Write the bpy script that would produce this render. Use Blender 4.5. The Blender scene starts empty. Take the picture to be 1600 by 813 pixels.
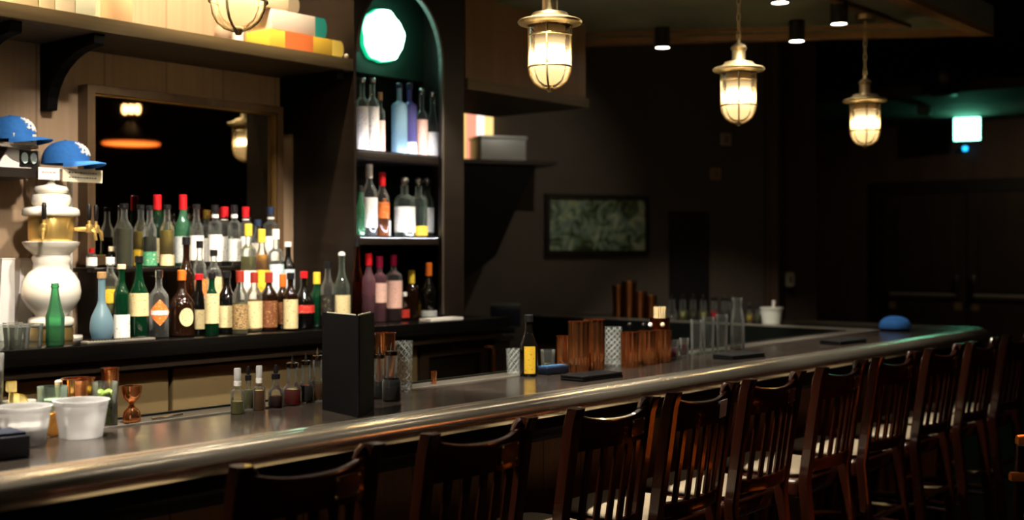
import bpy, bmesh, math, random
from math import sin, cos, pi, radians as R, atan2, sqrt
from mathutils import Vector, Matrix
random.seed(7)
SC = bpy.context.scene
COL = SC.collection

# ------------------------------------------------------------------ camera
CAMH, F, HOR = 1.55, 1850.0, 392.0
TH = R(40)
c_, s_ = cos(TH), sin(TH)
cd = bpy.data.cameras.new('camera')
cam = bpy.data.objects.new('camera', cd)
COL.objects.link(cam)
cam.location = (0, 0, CAMH)
cam.rotation_euler = (R(90), 0, TH - R(90))
cd.sensor_width = 36.0
cd.lens = 36.0 * F / 1600
cd.shift_y = -(406.5 - HOR) / 1600
cd.clip_start = 0.05
cd.dof.use_dof = True
cd.dof.focus_distance = 3.8
cd.dof.aperture_fstop = 2.0
SC.camera = cam

def ray(px):
    r = (px - 800) / F
    return c_ + s_ * r, s_ - c_ * r
def X_at(px, Y):
    a, b = ray(px)
    return a * Y / b
def dep(px, Y):
    return Y / ray(px)[1]
def depth(X, Y):
    return X * c_ + Y * s_
def Z_at(py, z):
    return CAMH - (py - HOR) * z / F
def XY_z(px, z):
    a, b = ray(px)
    return a * z, b * z
def floor_at(px, py, zsurf):
    z = F * (CAMH - zsurf) / (py - HOR)
    return XY_z(px, z)

# ------------------------------------------------------------------ materials
def lin(c):
    if isinstance(c, str):
        c = [int(c[i:i + 2], 16) / 255 for i in (0, 2, 4)]
    return tuple((x / 12.92 if x <= .04045 else ((x + .055) / 1.055) ** 2.4) for x in c) + (1,)

MATS = {}
def base_mat(name):
    m = bpy.data.materials.new(name)
    m.use_nodes = True
    return m, m.node_tree.nodes, m.node_tree.links

def mat(name, col='808080', rough=.5, metal=0.0, trans=0.0, ior=1.45, emis=None, estr=0.0, coat=0.0,
        var=0.0, scale=(6, 6, 6), bump=0.0, spec=.5, sheen=0.0, rvar=0.0, detail=4, aniso=0.0):
    if name in MATS:
        return MATS[name]
    m, N, L = base_mat(name)
    b = N['Principled BSDF']
    col = lin(col)
    b.inputs['Base Color'].default_value = col
    b.inputs['Roughness'].default_value = rough
    b.inputs['Metallic'].default_value = metal
    b.inputs['Transmission Weight'].default_value = trans
    b.inputs['IOR'].default_value = ior
    b.inputs['Coat Weight'].default_value = coat
    b.inputs['Specular IOR Level'].default_value = spec
    b.inputs['Anisotropic'].default_value = aniso
    if emis:
        b.inputs['Emission Color'].default_value = lin(emis)
        b.inputs['Emission Strength'].default_value = estr
    if var or bump or rvar:
        tc = N.new('ShaderNodeTexCoord'); mp = N.new('ShaderNodeMapping')
        mp.inputs['Scale'].default_value = scale
        nz = N.new('ShaderNodeTexNoise'); nz.inputs['Scale'].default_value = 1.0
        nz.inputs['Detail'].default_value = detail
        L.new(tc.outputs['Object'], mp.inputs['Vector']); L.new(mp.outputs['Vector'], nz.inputs['Vector'])
        if var:
            cr = N.new('ShaderNodeValToRGB')
            cr.color_ramp.elements[0].position = .3; cr.color_ramp.elements[1].position = .7
            cr.color_ramp.elements[0].color = tuple(x * (1 - var) for x in col[:3]) + (1,)
            cr.color_ramp.elements[1].color = tuple(min(1, x * (1 + var)) for x in col[:3]) + (1,)
            L.new(nz.outputs['Fac'], cr.inputs['Fac']); L.new(cr.outputs['Color'], b.inputs['Base Color'])
        if rvar:
            mr = N.new('ShaderNodeMapRange')
            mr.inputs['To Min'].default_value = max(.02, rough - rvar); mr.inputs['To Max'].default_value = rough + rvar
            L.new(nz.outputs['Fac'], mr.inputs['Value']); L.new(mr.outputs['Result'], b.inputs['Roughness'])
        if bump:
            bp = N.new('ShaderNodeBump'); bp.inputs['Strength'].default_value = bump; bp.inputs['Distance'].default_value = .004
            L.new(nz.outputs['Fac'], bp.inputs['Height']); L.new(bp.outputs['Normal'], b.inputs['Normal'])
    MATS[name] = m
    return m

def thin(name, tint='ffffff', rough=.03, ior=1.5, cloud=0.0):
    """clear thin-walled glass: tinted see-through plus a Fresnel reflection"""
    if name in MATS:
        return MATS[name]
    m, N, L = base_mat(name)
    N.remove(N['Principled BSDF'])
    out = N['Material Output']
    t = N.new('ShaderNodeBsdfTransparent'); t.inputs['Color'].default_value = lin(tint)
    g = N.new('ShaderNodeBsdfGlossy'); g.inputs['Roughness'].default_value = rough
    fr = N.new('ShaderNodeFresnel'); fr.inputs['IOR'].default_value = ior
    mx = N.new('ShaderNodeMixShader')
    L.new(fr.outputs['Fac'], mx.inputs['Fac'])
    src = t
    if cloud:
        d = N.new('ShaderNodeBsdfTranslucent'); d.inputs['Color'].default_value = lin(tint)
        d2 = N.new('ShaderNodeBsdfDiffuse'); d2.inputs['Color'].default_value = lin(tint)
        md = N.new('ShaderNodeMixShader'); md.inputs['Fac'].default_value = .5
        L.new(d.outputs[0], md.inputs[1]); L.new(d2.outputs[0], md.inputs[2])
        mc = N.new('ShaderNodeMixShader'); mc.inputs['Fac'].default_value = cloud
        L.new(t.outputs[0], mc.inputs[1]); L.new(md.outputs[0], mc.inputs[2])
        src = mc
    # pale diffuse mixed in at grazing angles imitates light gathered at glass edges
    rd = N.new('ShaderNodeBsdfDiffuse'); rd.inputs['Color'].default_value = lin(tint)
    rt = N.new('ShaderNodeBsdfTranslucent'); rt.inputs['Color'].default_value = lin(tint)
    r1 = N.new('ShaderNodeMixShader'); r1.inputs['Fac'].default_value = .5
    L.new(rd.outputs[0], r1.inputs[1]); L.new(rt.outputs[0], r1.inputs[2])
    r2 = N.new('ShaderNodeMixShader'); r2.inputs['Fac'].default_value = .2
    L.new(g.outputs[0], r2.inputs[1]); L.new(r1.outputs[0], r2.inputs[2])
    L.new(src.outputs[0], mx.inputs[1]); L.new(r2.outputs[0], mx.inputs[2])
    L.new(mx.outputs[0], out.inputs['Surface'])
    MATS[name] = m
    return m

def label_mat(name, paper, ink='1a1510', amount=.6, rows=260.0, cols=120.0):
    """printed paper label: broken rows of ink"""
    if name in MATS:
        return MATS[name]
    m, N, L = base_mat(name)
    b = N['Principled BSDF']; b.inputs['Roughness'].default_value = .55
    tc = N.new('ShaderNodeTexCoord'); mp = N.new('ShaderNodeMapping')
    mp.inputs['Scale'].default_value = (cols, cols, rows)
    nz = N.new('ShaderNodeTexNoise'); nz.inputs['Scale'].default_value = 1; nz.inputs['Detail'].default_value = 2
    cr = N.new('ShaderNodeValToRGB'); e = cr.color_ramp.elements
    e[0].position = amount; e[0].color = lin(paper); e[1].position = amount + .1; e[1].color = lin(ink)
    L.new(tc.outputs['Object'], mp.inputs['Vector']); L.new(mp.outputs['Vector'], nz.inputs['Vector'])
    L.new(nz.outputs['Fac'], cr.inputs['Fac']); L.new(cr.outputs['Color'], b.inputs['Base Color'])
    MATS[name] = m
    return m

def plank_mat(name, col, width, var=.25, rough=.6, axis=0, dark=.35):
    """vertical boards along one axis with streaky grain and dark joints"""
    m, N, L = base_mat(name)
    b = N['Principled BSDF']; b.inputs['Roughness'].default_value = rough
    b.inputs['Specular IOR Level'].default_value = .3
    col = lin(col)
    tc = N.new('ShaderNodeTexCoord'); sx = N.new('ShaderNodeSeparateXYZ')
    L.new(tc.outputs['Object'], sx.inputs[0])
    dv = N.new('ShaderNodeMath'); dv.operation = 'DIVIDE'; dv.inputs[1].default_value = width
    L.new(sx.outputs[axis], dv.inputs[0])
    fl = N.new('ShaderNodeMath'); fl.operation = 'FLOOR'; L.new(dv.outputs[0], fl.inputs[0])
    wn = N.new('ShaderNodeTexWhiteNoise'); wn.noise_dimensions = '1D'; L.new(fl.outputs[0], wn.inputs['W'])
    mp = N.new('ShaderNodeMapping')
    sc = [2, 2, 2]; sc[axis] = 45; sc[2] = 1.2; mp.inputs['Scale'].default_value = sc
    nz = N.new('ShaderNodeTexNoise'); nz.inputs['Scale'].default_value = 1; nz.inputs['Detail'].default_value = 6
    L.new(tc.outputs['Object'], mp.inputs['Vector']); L.new(mp.outputs['Vector'], nz.inputs['Vector'])
    ad = N.new('ShaderNodeMath'); ad.operation = 'ADD'
    L.new(nz.outputs['Fac'], ad.inputs[0])
    ml = N.new('ShaderNodeMath'); ml.operation = 'MULTIPLY'; ml.inputs[1].default_value = .5
    L.new(wn.outputs['Value'], ml.inputs[0]); L.new(ml.outputs[0], ad.inputs[1])
    cr = N.new('ShaderNodeValToRGB'); e = cr.color_ramp.elements
    e[0].position = .35; e[0].color = tuple(x * (1 - var) for x in col[:3]) + (1,)
    e[1].position = 1.1; e[1].color = tuple(min(1, x * (1 + var)) for x in col[:3]) + (1,)
    L.new(ad.outputs[0], cr.inputs['Fac'])
    fr = N.new('ShaderNodeMath'); fr.operation = 'FRACT'; L.new(dv.outputs[0], fr.inputs[0])
    gt = N.new('ShaderNodeMath'); gt.operation = 'GREATER_THAN'; gt.inputs[1].default_value = .03; L.new(fr.outputs[0], gt.inputs[0])
    mx = N.new('ShaderNodeMix'); mx.data_type = 'RGBA'
    L.new(gt.outputs[0], mx.inputs[0])
    mx.inputs[6].default_value = tuple(x * dark for x in col[:3]) + (1,)
    L.new(cr.outputs['Color'], mx.inputs[7]); L.new(mx.outputs[2], b.inputs['Base Color'])
    MATS[name] = m
    return m

# ------------------------------------------------------------------ mesh helpers
def obj(name, bm, material, parent=None, smooth=35, loc=None):
    me = bpy.data.meshes.new(name)
    bmesh.ops.recalc_face_normals(bm, faces=bm.faces)
    bm.to_mesh(me); bm.free()
    if smooth:
        for p in me.polygons: p.use_smooth = True
        me.set_sharp_from_angle(angle=R(smooth))
    o = bpy.data.objects.new(name, me)
    COL.objects.link(o)
    if material: me.materials.append(material)
    if parent is not None: o.parent = parent
    if loc is not None: o.location = loc
    return o
def tag(o, label=None, cat=None, group=None, kind=None):
    if label: o['label'] = label
    if cat: o['category'] = cat
    if group: o['group'] = group
    if kind: o['kind'] = kind
    return o
def thing(name, label, cat, loc=(0, 0, 0), rz=0.0, group=None):
    o = bpy.data.objects.new(name, None); COL.objects.link(o)
    o.empty_display_size = .05
    o.location = loc; o.rotation_euler = (0, 0, rz)
    return tag(o, label, cat, group)
def struct(name, bm, m, label=None, parent=None, smooth=0):
    o = obj(name, bm, m, parent, smooth)
    if parent is None: o['kind'] = 'structure'
    if label: o['label'] = label
    return o
def dup(root, loc, rz=None, label=None, group=None, parent=None):
    r = root.copy(); COL.objects.link(r)
    if parent is not None: r.parent = parent
    else:
        r.location = loc
        if rz is not None: r.rotation_euler = (0, 0, rz)
    if label: r['label'] = label
    if group: r['group'] = group
    for ch in list(root.children): dup(ch, None, parent=r)
    return r

def box(x0, x1, y0, y1, z0, z1, bm=None, bev=0.0, M=None):
    own = bmesh.new()
    v = [own.verts.new((x, y, z)) for x in (x0, x1) for y in (y0, y1) for z in (z0, z1)]
    for f in ((0, 1, 3, 2), (4, 6, 7, 5), (0, 4, 5, 1), (2, 3, 7, 6), (0, 2, 6, 4), (1, 5, 7, 3)):
        own.faces.new([v[i] for i in f])
    if bev:
        bmesh.ops.bevel(own, geom=own.edges[:], offset=bev, segments=3, affect='EDGES', profile=.5)
    if M is not None: bmesh.ops.transform(own, matrix=M, verts=own.verts)
    if bm is None: return own
    return join(bm, own)
def join(bm, own):
    me = bpy.data.meshes.new('t'); own.to_mesh(me); own.free(); bm.from_mesh(me); bpy.data.meshes.remove(me)
    return bm
def lathe(prof, segs=28, bm=None, flute=0, famp=0.0, loc=(0, 0, 0)):
    own = bmesh.new()
    rings = []
    for r, z in prof:
        if r < 1e-6: rings.append([own.verts.new((0, 0, z))])
        else:
            ring = []
            for i in range(segs):
                a = 2 * pi * i / segs
                rr = r * (1 + famp * cos(flute * a)) if flute else r
                ring.append(own.verts.new((rr * cos(a), rr * sin(a), z)))
            rings.append(ring)
    for A, B in zip(rings, rings[1:]):
        for i in range(segs):
            j = (i + 1) % segs
            if len(A) == 1 and len(B) == 1: break
            if len(A) == 1: own.faces.new((A[0], B[i], B[j]))
            elif len(B) == 1: own.faces.new((A[i], B[0], A[j]))
            else: own.faces.new((A[i], B[i], B[j], A[j]))
    bmesh.ops.translate(own, vec=loc, verts=own.verts)
    if bm is None: return own
    return join(bm, own)
def tube(pts, r, segs=8, bm=None, closed=False, radii=None):
    own = bmesh.new()
    P = [Vector(p) for p in pts]; n = len(P); rings = []
    up = None
    for i, p in enumerate(P):
        if closed: t = P[(i + 1) % n] - P[i - 1]
        else: t = P[min(i + 1, n - 1)] - P[max(i - 1, 0)]
        t.normalize()
        if up is None:
            up = Vector((0, 0, 1)) if abs(t.z) < .9 else Vector((1, 0, 0))
        a = t.cross(up)
        if a.length < 1e-4: a = t.cross(Vector((0, 1, 0)))
        a.normalize(); b = a.cross(t).normalized()
        rr = radii[i] if radii else r
        rings.append([own.verts.new(p + a * rr * cos(2 * pi * k / segs) + b * rr * sin(2 * pi * k / segs)) for k in range(segs)])
        up = b
    m = n if closed else n - 1
    for i in range(m):
        A, B = rings[i], rings[(i + 1) % n]
        for k in range(segs):
            j = (k + 1) % segs
            own.faces.new((A[k], B[k], B[j], A[j]))
    if not closed:
        own.faces.new(rings[0]); own.faces.new(rings[-1][::-1])
    if bm is None: return own
    return join(bm, own)
def ring_pts(r, z, n=32, cx=0, cy=0):
    return [(cx + r * cos(2 * pi * i / n), cy + r * sin(2 * pi * i / n), z) for i in range(n)]
def prism(poly, axis, a, b, bm=None, bev=0.0):
    """extrude a 2-D polygon along axis 'x','y' or 'z' from a to b"""
    own = bmesh.new()
    def pt(u, v, w):
        return {'x': (w, u, v), 'y': (u, w, v), 'z': (u, v, w)}[axis]
    A = [own.verts.new(pt(u, v, a)) for u, v in poly]; B = [own.verts.new(pt(u, v, b)) for u, v in poly]
    own.faces.new(A); own.faces.new(B[::-1])
    for i in range(len(poly)):
        j = (i + 1) % len(poly); own.faces.new((A[i], B[i], B[j], A[j]))
    if bev: bmesh.ops.bevel(own, geom=own.edges[:], offset=bev, segments=2, affect='EDGES')
    own.normal_update()
    bmesh.ops.triangulate(own, faces=[f for f in own.faces if len(f.verts) > 4])
    if bm is None: return own
    return join(bm, own)
def arc_shell(r, z0, z1, a0, a1, n=14, t=.0012):
    """a label: curved strip with thickness"""
    bm = bmesh.new(); q = []
    for i in range(n + 1):
        a = a0 + (a1 - a0) * i / n
        q.append([bm.verts.new((rr * cos(a), rr * sin(a), z)) for rr, z in ((r, z0), (r, z1), (r + t, z1), (r + t, z0))])
    for A, B in zip(q, q[1:]):
        for k in range(4): bm.faces.new((A[k], B[k], B[(k + 1) % 4], A[(k + 1) % 4]))
    bm.faces.new(q[0]); bm.faces.new(q[-1][::-1])
    return bm
def frame_bm(x0, x1, z0, z1, w, y0, y1):
    """one rectangular picture-frame ring in the XZ plane"""
    bm = bmesh.new()
    o = [(x0, z0), (x1, z0), (x1, z1), (x0, z1)]; i = [(x0 + w, z0 + w), (x1 - w, z0 + w), (x1 - w, z1 - w), (x0 + w, z1 - w)]
    V = [[bm.verts.new((x, y, z)) for x, z in p] for p in (o, i) for y in (y0, y1)]
    oa, ob, ia, ib = V
    for k in range(4):
        j = (k + 1) % 4
        bm.faces.new((oa[k], oa[j], ia[j], ia[k])); bm.faces.new((ob[k], ib[k], ib[j], ob[j]))
        bm.faces.new((oa[k], ob[k], ob[j], oa[j])); bm.faces.new((ia[k], ia[j], ib[j], ib[k]))
    return bm
def text(name, s, size, m, parent, loc, rot, extrude=.001):
    cu = bpy.data.curves.new(name, 'FONT'); cu.body = s; cu.size = size; cu.extrude = extrude
    cu.align_x = 'CENTER'; cu.align_y = 'CENTER'
    tmp = bpy.data.objects.new('tmp', cu); COL.objects.link(tmp); bpy.context.view_layer.update()
    me = bpy.data.meshes.new_from_object(tmp.evaluated_get(bpy.context.evaluated_depsgraph_get()))
    bpy.data.objects.remove(tmp); bpy.data.curves.remove(cu)
    o = bpy.data.objects.new(name, me); COL.objects.link(o); me.materials.clear(); me.materials.append(m)
    o.parent = parent; o.location = loc; o.rotation_euler = rot
    return o

# ------------------------------------------------------------------ shared materials
BLACKWOOD = mat('black_stained_wood', '1d1611', .42, var=.25, scale=(3, 3, 30), spec=.4)
SHELFWOOD = mat('smoked_oak_shelf', '54472f', .5, var=.3, scale=(2, 30, 30))
TANWALL = plank_mat('tan_wood_boards', 'a0866c', .31, .14, .65, dark=.7)
DARKWALL = mat('dark_plaster', '4a4238', .85, var=.12, scale=(2, 2, 2))
BROWNWALL = mat('brown_panelling', '3a2a1e', .7, var=.2, scale=(8, 8, 1))
CEIL = mat('black_ceiling', '1a1712', .8, var=.2, scale=(2, 2, 2))
FLOORM = plank_mat('dark_floor_boards', '1c130d', .12, .3, .85, axis=1)
STEEL = mat('brushed_steel', 'b4b0a4', .33, .7, rvar=.08, scale=(2, 2, 120))
STEELD = mat('warm_brushed_steel', '8f7a55', .42, .6, rvar=.1, scale=(1, 1, 160), aniso=.5)
CHROME = mat('chrome', 'd8d4cc', .12, 1.0)
BRASS = mat('polished_brass', 'ecc878', .3, .85)
AGEDBRASS = mat('aged_brass', 'a08e68', .42, .85, var=.2, scale=(30, 30, 30))
COPPER = mat('polished_copper', 'e8965f', .13, .97)
MAHOG = mat('mahogany', '2c1108', .24, coat=.5, var=.4, scale=(20, 20, 2.5), spec=.6)
MAHOGX = mat('mahogany_rail', '2c1108', .22, coat=.5, var=.4, scale=(2.5, 20, 20), spec=.6)
VINYL = mat('tan_vinyl', '9c8e76', .38, var=.08, scale=(40, 40, 40), bump=.1)
CERAMIC = mat('white_ceramic', 'efe9dd', .12, coat=.4)
BLACKPL = mat('black_plastic', '0c0c0e', .35)
BLACKLEATHER = mat('black_leatherette', '0b0b0d', .6, spec=.15)
WHITEPL = mat('white_plastic', 'ece8e0', .4)
PAPER = mat('cream_card', 'e6dcc0', .7)
CARDW = mat('white_card', 'f0ece8', .7)
INK = mat('black_ink', '181410', .8)
PINKINK = mat('red_ink', 'c98a80', .8)
CLEAR = thin('clear_glass', 'f6f9f6', .02, 1.65, cloud=.02)
CLEARG = thin('greenish_clear_glass', 'e2f0e6', .02, 1.65, cloud=.03)
FROST = thin('milky_plastic', 'fafafa', .25, 1.45, cloud=.65)
GREENGL = thin('green_glass', '84d4a4', .03, 1.6, cloud=.25)
DKGREEN = mat('dark_green_glass', '0c3a22', .06, trans=.5, ior=1.45)
BROWNGL = mat('dark_brown_glass', '180b05', .06, coat=.3)
BLACKGL = mat('black_glass', '0a0908', .05, coat=.3)
AMBERGL = thin('amber_glass', 'b0622a', .03, 1.5)
BLUEFR = thin('pale_blue_frosted_glass', 'a8d0e4', .3, 1.45, cloud=.65)
PURPFR = thin('violet_glass', '8b86d8', .2, 1.45, cloud=.5)
PINKGL = thin('pink_glass', 'e0a8b8', .05, 1.45, cloud=.15)
def liquid(name, col):
    return thin('liquid_' + name, col, .02, 1.33, cloud=.8)
LQ = {'yellow': liquid('yellow', 'e8cc3c'), 'gold': liquid('gold', 'e0a030'), 'amber': liquid('amber', '8a4316'), 'olive': liquid('olive', '6b6a3a'),
      'red': liquid('red', 'ff1a24'), 'dark': mat('liquid_dark', '140806', .1), 'clear': thin('liquid_clear', 'f2f4ee', .02, 1.33, cloud=.12), 'pale': liquid('pale', 'd8d48a'),
      'wine': liquid('wine', 'a01a2c'), 'pink': liquid('pink', 'cf7f90'), 'blue': liquid('blue', '9fc4d8'), 'white': mat('white_powder', 'f2efe8', .9), 'green': liquid('green', '7d9a4a'),
      'orange': liquid('orange', 'd0661c')}
CAPS = {'red': mat('cap_red', 'c01820', .35), 'black': mat('cap_black', '121214', .35), 'white': mat('cap_white', 'e8e4dc', .4), 'gold': mat('cap_gold', 'c9a04a', .25, .9),
        'yellow': mat('cap_yellow', 'd9b93a', .4), 'orange': mat('cap_orange', 'c8641e', .4), 'magenta': mat('cap_magenta', 'b01a4e', .35), 'blue': mat('cap_navy', '26324a', .3),
        'cork': mat('cap_cork', 'b08a5c', .8, var=.2, scale=(200, 200, 200)), 'silver': mat('cap_silver', 'd8d8d8', .2, 1.0), 'cream': mat('cap_cream', 'ded0ac', .5), 'brick': mat('cap_brick', '8e2a1c', .45)}
LB = {'white': label_mat('label_white', 'ece8e0', '6a645c', .6), 'cream': label_mat('label_cream', 'cbbb8c', '3a2c18'), 'tan': label_mat('label_tan', 'a8895a', '2a1a0c', .5),
      'yellow': label_mat('label_yellow', 'e0b52e', '5a3208', .6), 'orange': label_mat('label_orange', 'd86a20', 'f0e0c0', .6), 'grey': label_mat('label_grey', 'bfc3c0', '50504c', .58),
      'bluegrey': label_mat('label_bluegrey', 'b9cbd2', '4a6070', .58), 'green': label_mat('label_green', '2f7a58', 'd8d0a0', .6), 'red': label_mat('label_red', 'b8261c', 'f0dcc0', .62),
      'pink': label_mat('label_pink', 'e2b6a8', '8a5a50', .6), 'black': label_mat('label_black', '15120f', 'b0a070', .62), 'brown': label_mat('label_brown', '6a3a1e', 'd0a868', .58)}

# ------------------------------------------------------------------ room
def wall_seg(name, p, q, z0, z1, m, t=.12, side=1, label=None):
    p, q = Vector(p), Vector(q); d = (q - p).normalized(); n = Vector((-d.y, d.x)) * t * side
    poly = [tuple(p), tuple(q), tuple(q + n), tuple(p + n)]
    return struct(name, prism(poly, 'z', z0, z1), m, label)
WY = 4.65                                  # the back-bar wall
BZ, CZ = 1.07, 1.193                       # bar top, back counter top
CEZ = 3.7
struct('floor', box(-3, 14.4, -4, 8.1, -.1, 0), FLOORM, 'dark wooden floor under the bar chairs')
struct('ceiling', box(-3, 14.4, -4, 8.1, CEZ, CEZ + .1), CEIL, 'black ceiling over the whole room')
wall_seg('wall_left', (-3, WY), (4.9, WY), 0, CEZ, TANWALL, label='tan boarded wall behind the back bar')
PIC_D = Vector((.883, -.469)); PIC_0 = Vector((7.71, 5.59)); PIC_N = Vector((-.469, -.883))
pa = PIC_0 - PIC_D * 3.6; pb = PIC_0 + PIC_D * 1.72
wall_seg('wall_back', pa, pb, 0, CEZ, DARKWALL, label='dim plaster wall carrying the landscape picture')
wall_seg('wall_alcove', (4.9, WY), (4.9, pa.y + .3), 0, CEZ, DARKWALL)
wall_seg('wall_hall', pb, (pb.x + .02, 8.1), 0, CEZ, BROWNWALL)
wall_seg('wall_far', (14.3, 8.1), (14.3, -4), 0, CEZ, BROWNWALL, label='brown end wall around the double doors')
wall_seg('wall_right', (14.4, -4), (-3, -4), 0, CEZ, BROWNWALL)
wall_seg('wall_rear', (-3, -4), (-3, 4.8), 0, CEZ, BROWNWALL)
wall_seg('wall_north', (pb.x, 8.0), (14.4, 8.0), 0, CEZ, BROWNWALL)
# lowered hall ceiling near the doors
struct('ceiling_hall', box(11.6, 14.3, -2, 8.0, 3.09, 3.2), mat('hall_ceiling', '4a463c', .8), 'lowered ceiling above the exit sign')
# canopy above the bar
canopy_poly = [(-2, 2.4), (7.45, 2.4), (6.13, 4.58), (4.9, 4.6), (4.9, 3.55), (-2, 3.55)]
struct('ceiling_canopy', prism(canopy_poly, 'z', 2.9, 3.05), mat('canopy_panel', '6f735c', .7, var=.3, scale=(1.5, 1.5, 1.5)), 'dropped panel above the bar from which the lanterns hang')
def inset_strip(pts, w, z0, z1):
    """a moulding band following an open polyline, w wide towards the inside (left of travel)"""
    bm = bmesh.new(); P = [Vector(p) for p in pts]; inn = []
    for i, p in enumerate(P):
        n = Vector((0, 0)); k = 0
        d1 = (P[i] - P[i - 1]).normalized() if i > 0 else None
        d2 = (P[i + 1] - P[i]).normalized() if i < len(P) - 1 else None
        if d1 is None: off = Vector((-d2.y, d2.x))
        elif d2 is None: off = Vector((-d1.y, d1.x))
        else:
            n1, n2 = Vector((-d1.y, d1.x)), Vector((-d2.y, d2.x)); off = (n1 + n2) / (1 + n1.dot(n2))
        inn.append(p + off * w)
    V = [[bm.verts.new((*a, z)) for z in (z0, z1)] + [bm.verts.new((*b, z)) for z in (z1, z0)] for a, b in zip(P, inn)]
    for A, B in zip(V, V[1:]):
        for k in range(4): bm.faces.new((A[k], B[k], B[(k + 1) % 4], A[(k + 1) % 4]))
    bm.faces.new(V[0]); bm.faces.new(V[-1][::-1])
    return bm
TRIM = mat('canopy_moulding', '80603c', .45, var=.2, scale=(4, 4, 4))
struct('trim_1', inset_strip([(-2, 2.4), (7.45, 2.4), (6.13, 4.58)], .09, 2.865, 2.9), TRIM, 'outer wooden moulding round the canopy edge')
struct('trim_2', inset_strip([(-2, 2.72), (6.95, 2.72), (5.87, 4.5)], .05, 2.88, 2.9), TRIM, 'inner wooden moulding on the canopy underside')

# doors at the far end
DY = 4.9
dm = mat('door_dark_wood', '241a13', .5, var=.25, scale=(3, 14, 1.5))
struct('trim_3', prism([(3.75, 0), (3.9, 0), (3.9, 2.25), (5.9, 2.25), (5.9, 0), (6.05, 0), (6.05, 2.4), (3.75, 2.4)], 'x', 14.24, 14.3), mat('door_casing', '17110d', .5), 'dark casing round the double doors')
for i, y0 in enumerate((3.9, 4.905)):
    d = struct(f'door_{i + 1}', box(14.235, 14.285, y0 + .004, y0 + .99, .01, 2.24), dm, 'dark panelled leaf of the far double doors, ' + ('right-hand one' if i == 0 else 'left-hand one'))
    for k, (z0, z1) in enumerate(((.18, .92), (1.06, 2.06))):
        obj('panel', box(14.222, 14.236, y0 + .14, y0 + .85, z0, z1, bev=.005), dm, d, 0)
    hy = y0 + (.9 if i == 0 else .09)
    obj('push_bar', tube([(14.17, y0 + .1, 1.02), (14.17, y0 + .9, 1.02)], .018), STEEL, d)
    obj('handle', tube([(14.19, hy, 1.0), (14.17, hy, 1.03), (14.17, hy, 1.22), (14.19, hy, 1.25)], .02), CHROME, d)
    obj('kick_plate', box(14.226, 14.236, y0 + .05, y0 + .94, .84, .93), STEELD, d, 0)

# exit sign
xs, ys = XY_z(1511, 13.6); zs = 2.945
t = thing('exit_sign', 'green lit exit sign hanging under the hall ceiling before the doors', 'sign', (xs, ys, zs), atan2(-xs, ys) + .1)
# local -y faces the camera
t.rotation_euler.z = atan2(ys, xs) - pi / 2
obj('housing', box(-.15, .15, -.03, .03, -.135, .145, bev=.008), mat('sign_housing', '2a4a40', .4), t)
obj('lit_face', box(-.14, .14, -.036, -.0305, -.128, .128, bev=.003), mat('exit_green', '6ff0c0', .4, emis='7dffcf', estr=4.0), t)
text('lettering', 'EXIT', .125, mat('exit_letters', '20a070', .4, emis='30d090', estr=1.3), t, (0, -.037, 0), (R(90), 0, 0))
obj('canopy_mount', box(-.16, .16, -.04, .04, .1455, .15), BLACKPL, t, 0)
xl, yl = XY_z(1508, 13.9)
tag(obj('wall_mounted_indicator', lathe([(0, -.03), (.028, -.02), (.03, 0), (.028, .02), (0, .03)], 16), mat('blue_led', '2090d0', .4, emis='1a9be0', estr=1.2), None, loc=(14.2, yl * 14.2 / xl, Z_at(232, 14))),
    'small blue indicator light under the exit sign', 'light')
xl, yl = XY_z(1450, 12.2)
tag(obj('ceiling_emergency_lamp', box(-.07, .07, -.06, .06, -.05, .05, bev=.015), mat('grey_green_plastic', '8fa89a', .5), loc=(xl + .3, yl + .15, 3.035)), 'small pale emergency lamp beside the exit sign', 'lamp')

# picture on the plaster wall
def pic_pt(px):
    r = (px - 800) / F; a, b = ray(px)
    # solve PIC_0 + t*D = z*(a,b)
    det = PIC_D.x * (-b) - PIC_D.y * (-a)
    t = ((-PIC_0.x) * (-b) - (-PIC_0.y) * (-a)) / det
    p = PIC_0 + PIC_D * t
    return p, depth(p.x, p.y)
pw_rz = atan2(PIC_D.y, PIC_D.x)
pc, pz = pic_pt(932)
zc = Z_at(351.5, pz); W2 = 84 * pz / F; H2 = 41 * pz / F
t = thing('picture', 'wide black-framed landscape picture hung on the dim plaster wall', 'picture', (pc.x + PIC_N.x * .005, pc.y + PIC_N.y * .005, zc), pw_rz)
obj('picture_frame', frame_bm(-W2 - .03, W2 + .03, -H2 - .03, H2 + .03, .035, -.04, 0), mat('picture_frame_black', '0a0908', .4), t, 0)
m, N, L = base_mat('landscape_print'); b = N['Principled BSDF']; b.inputs['Roughness'].default_value = .35
tc = N.new('ShaderNodeTexCoord'); vo = N.new('ShaderNodeTexNoise'); vo.inputs['Scale'].default_value = 9; vo.inputs['Detail'].default_value = 6; vo.inputs['Distortion'].default_value = 1.2
L.new(tc.outputs['Object'], vo.inputs['Vector'])
cr = N.new('ShaderNodeValToRGB'); e = cr.color_ramp.elements
e[0].position = .33; e[0].color = lin('1f2a22'); e[1].position = .7; e[1].color = lin('a9b5aa')
for p, c in ((.43, '4c5f3c'), (.52, '6f8a80'), (.6, '93a074')):
    k = e.new(p); k.color = lin(c)
L.new(vo.outputs['Fac'], cr.inputs['Fac']); L.new(cr.outputs['Color'], b.inputs['Base Color'])
obj('print', box(-W2 + .004, W2 - .004, -.018, -.002, -H2 + .004, H2 - .004), m, t, 0)
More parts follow.
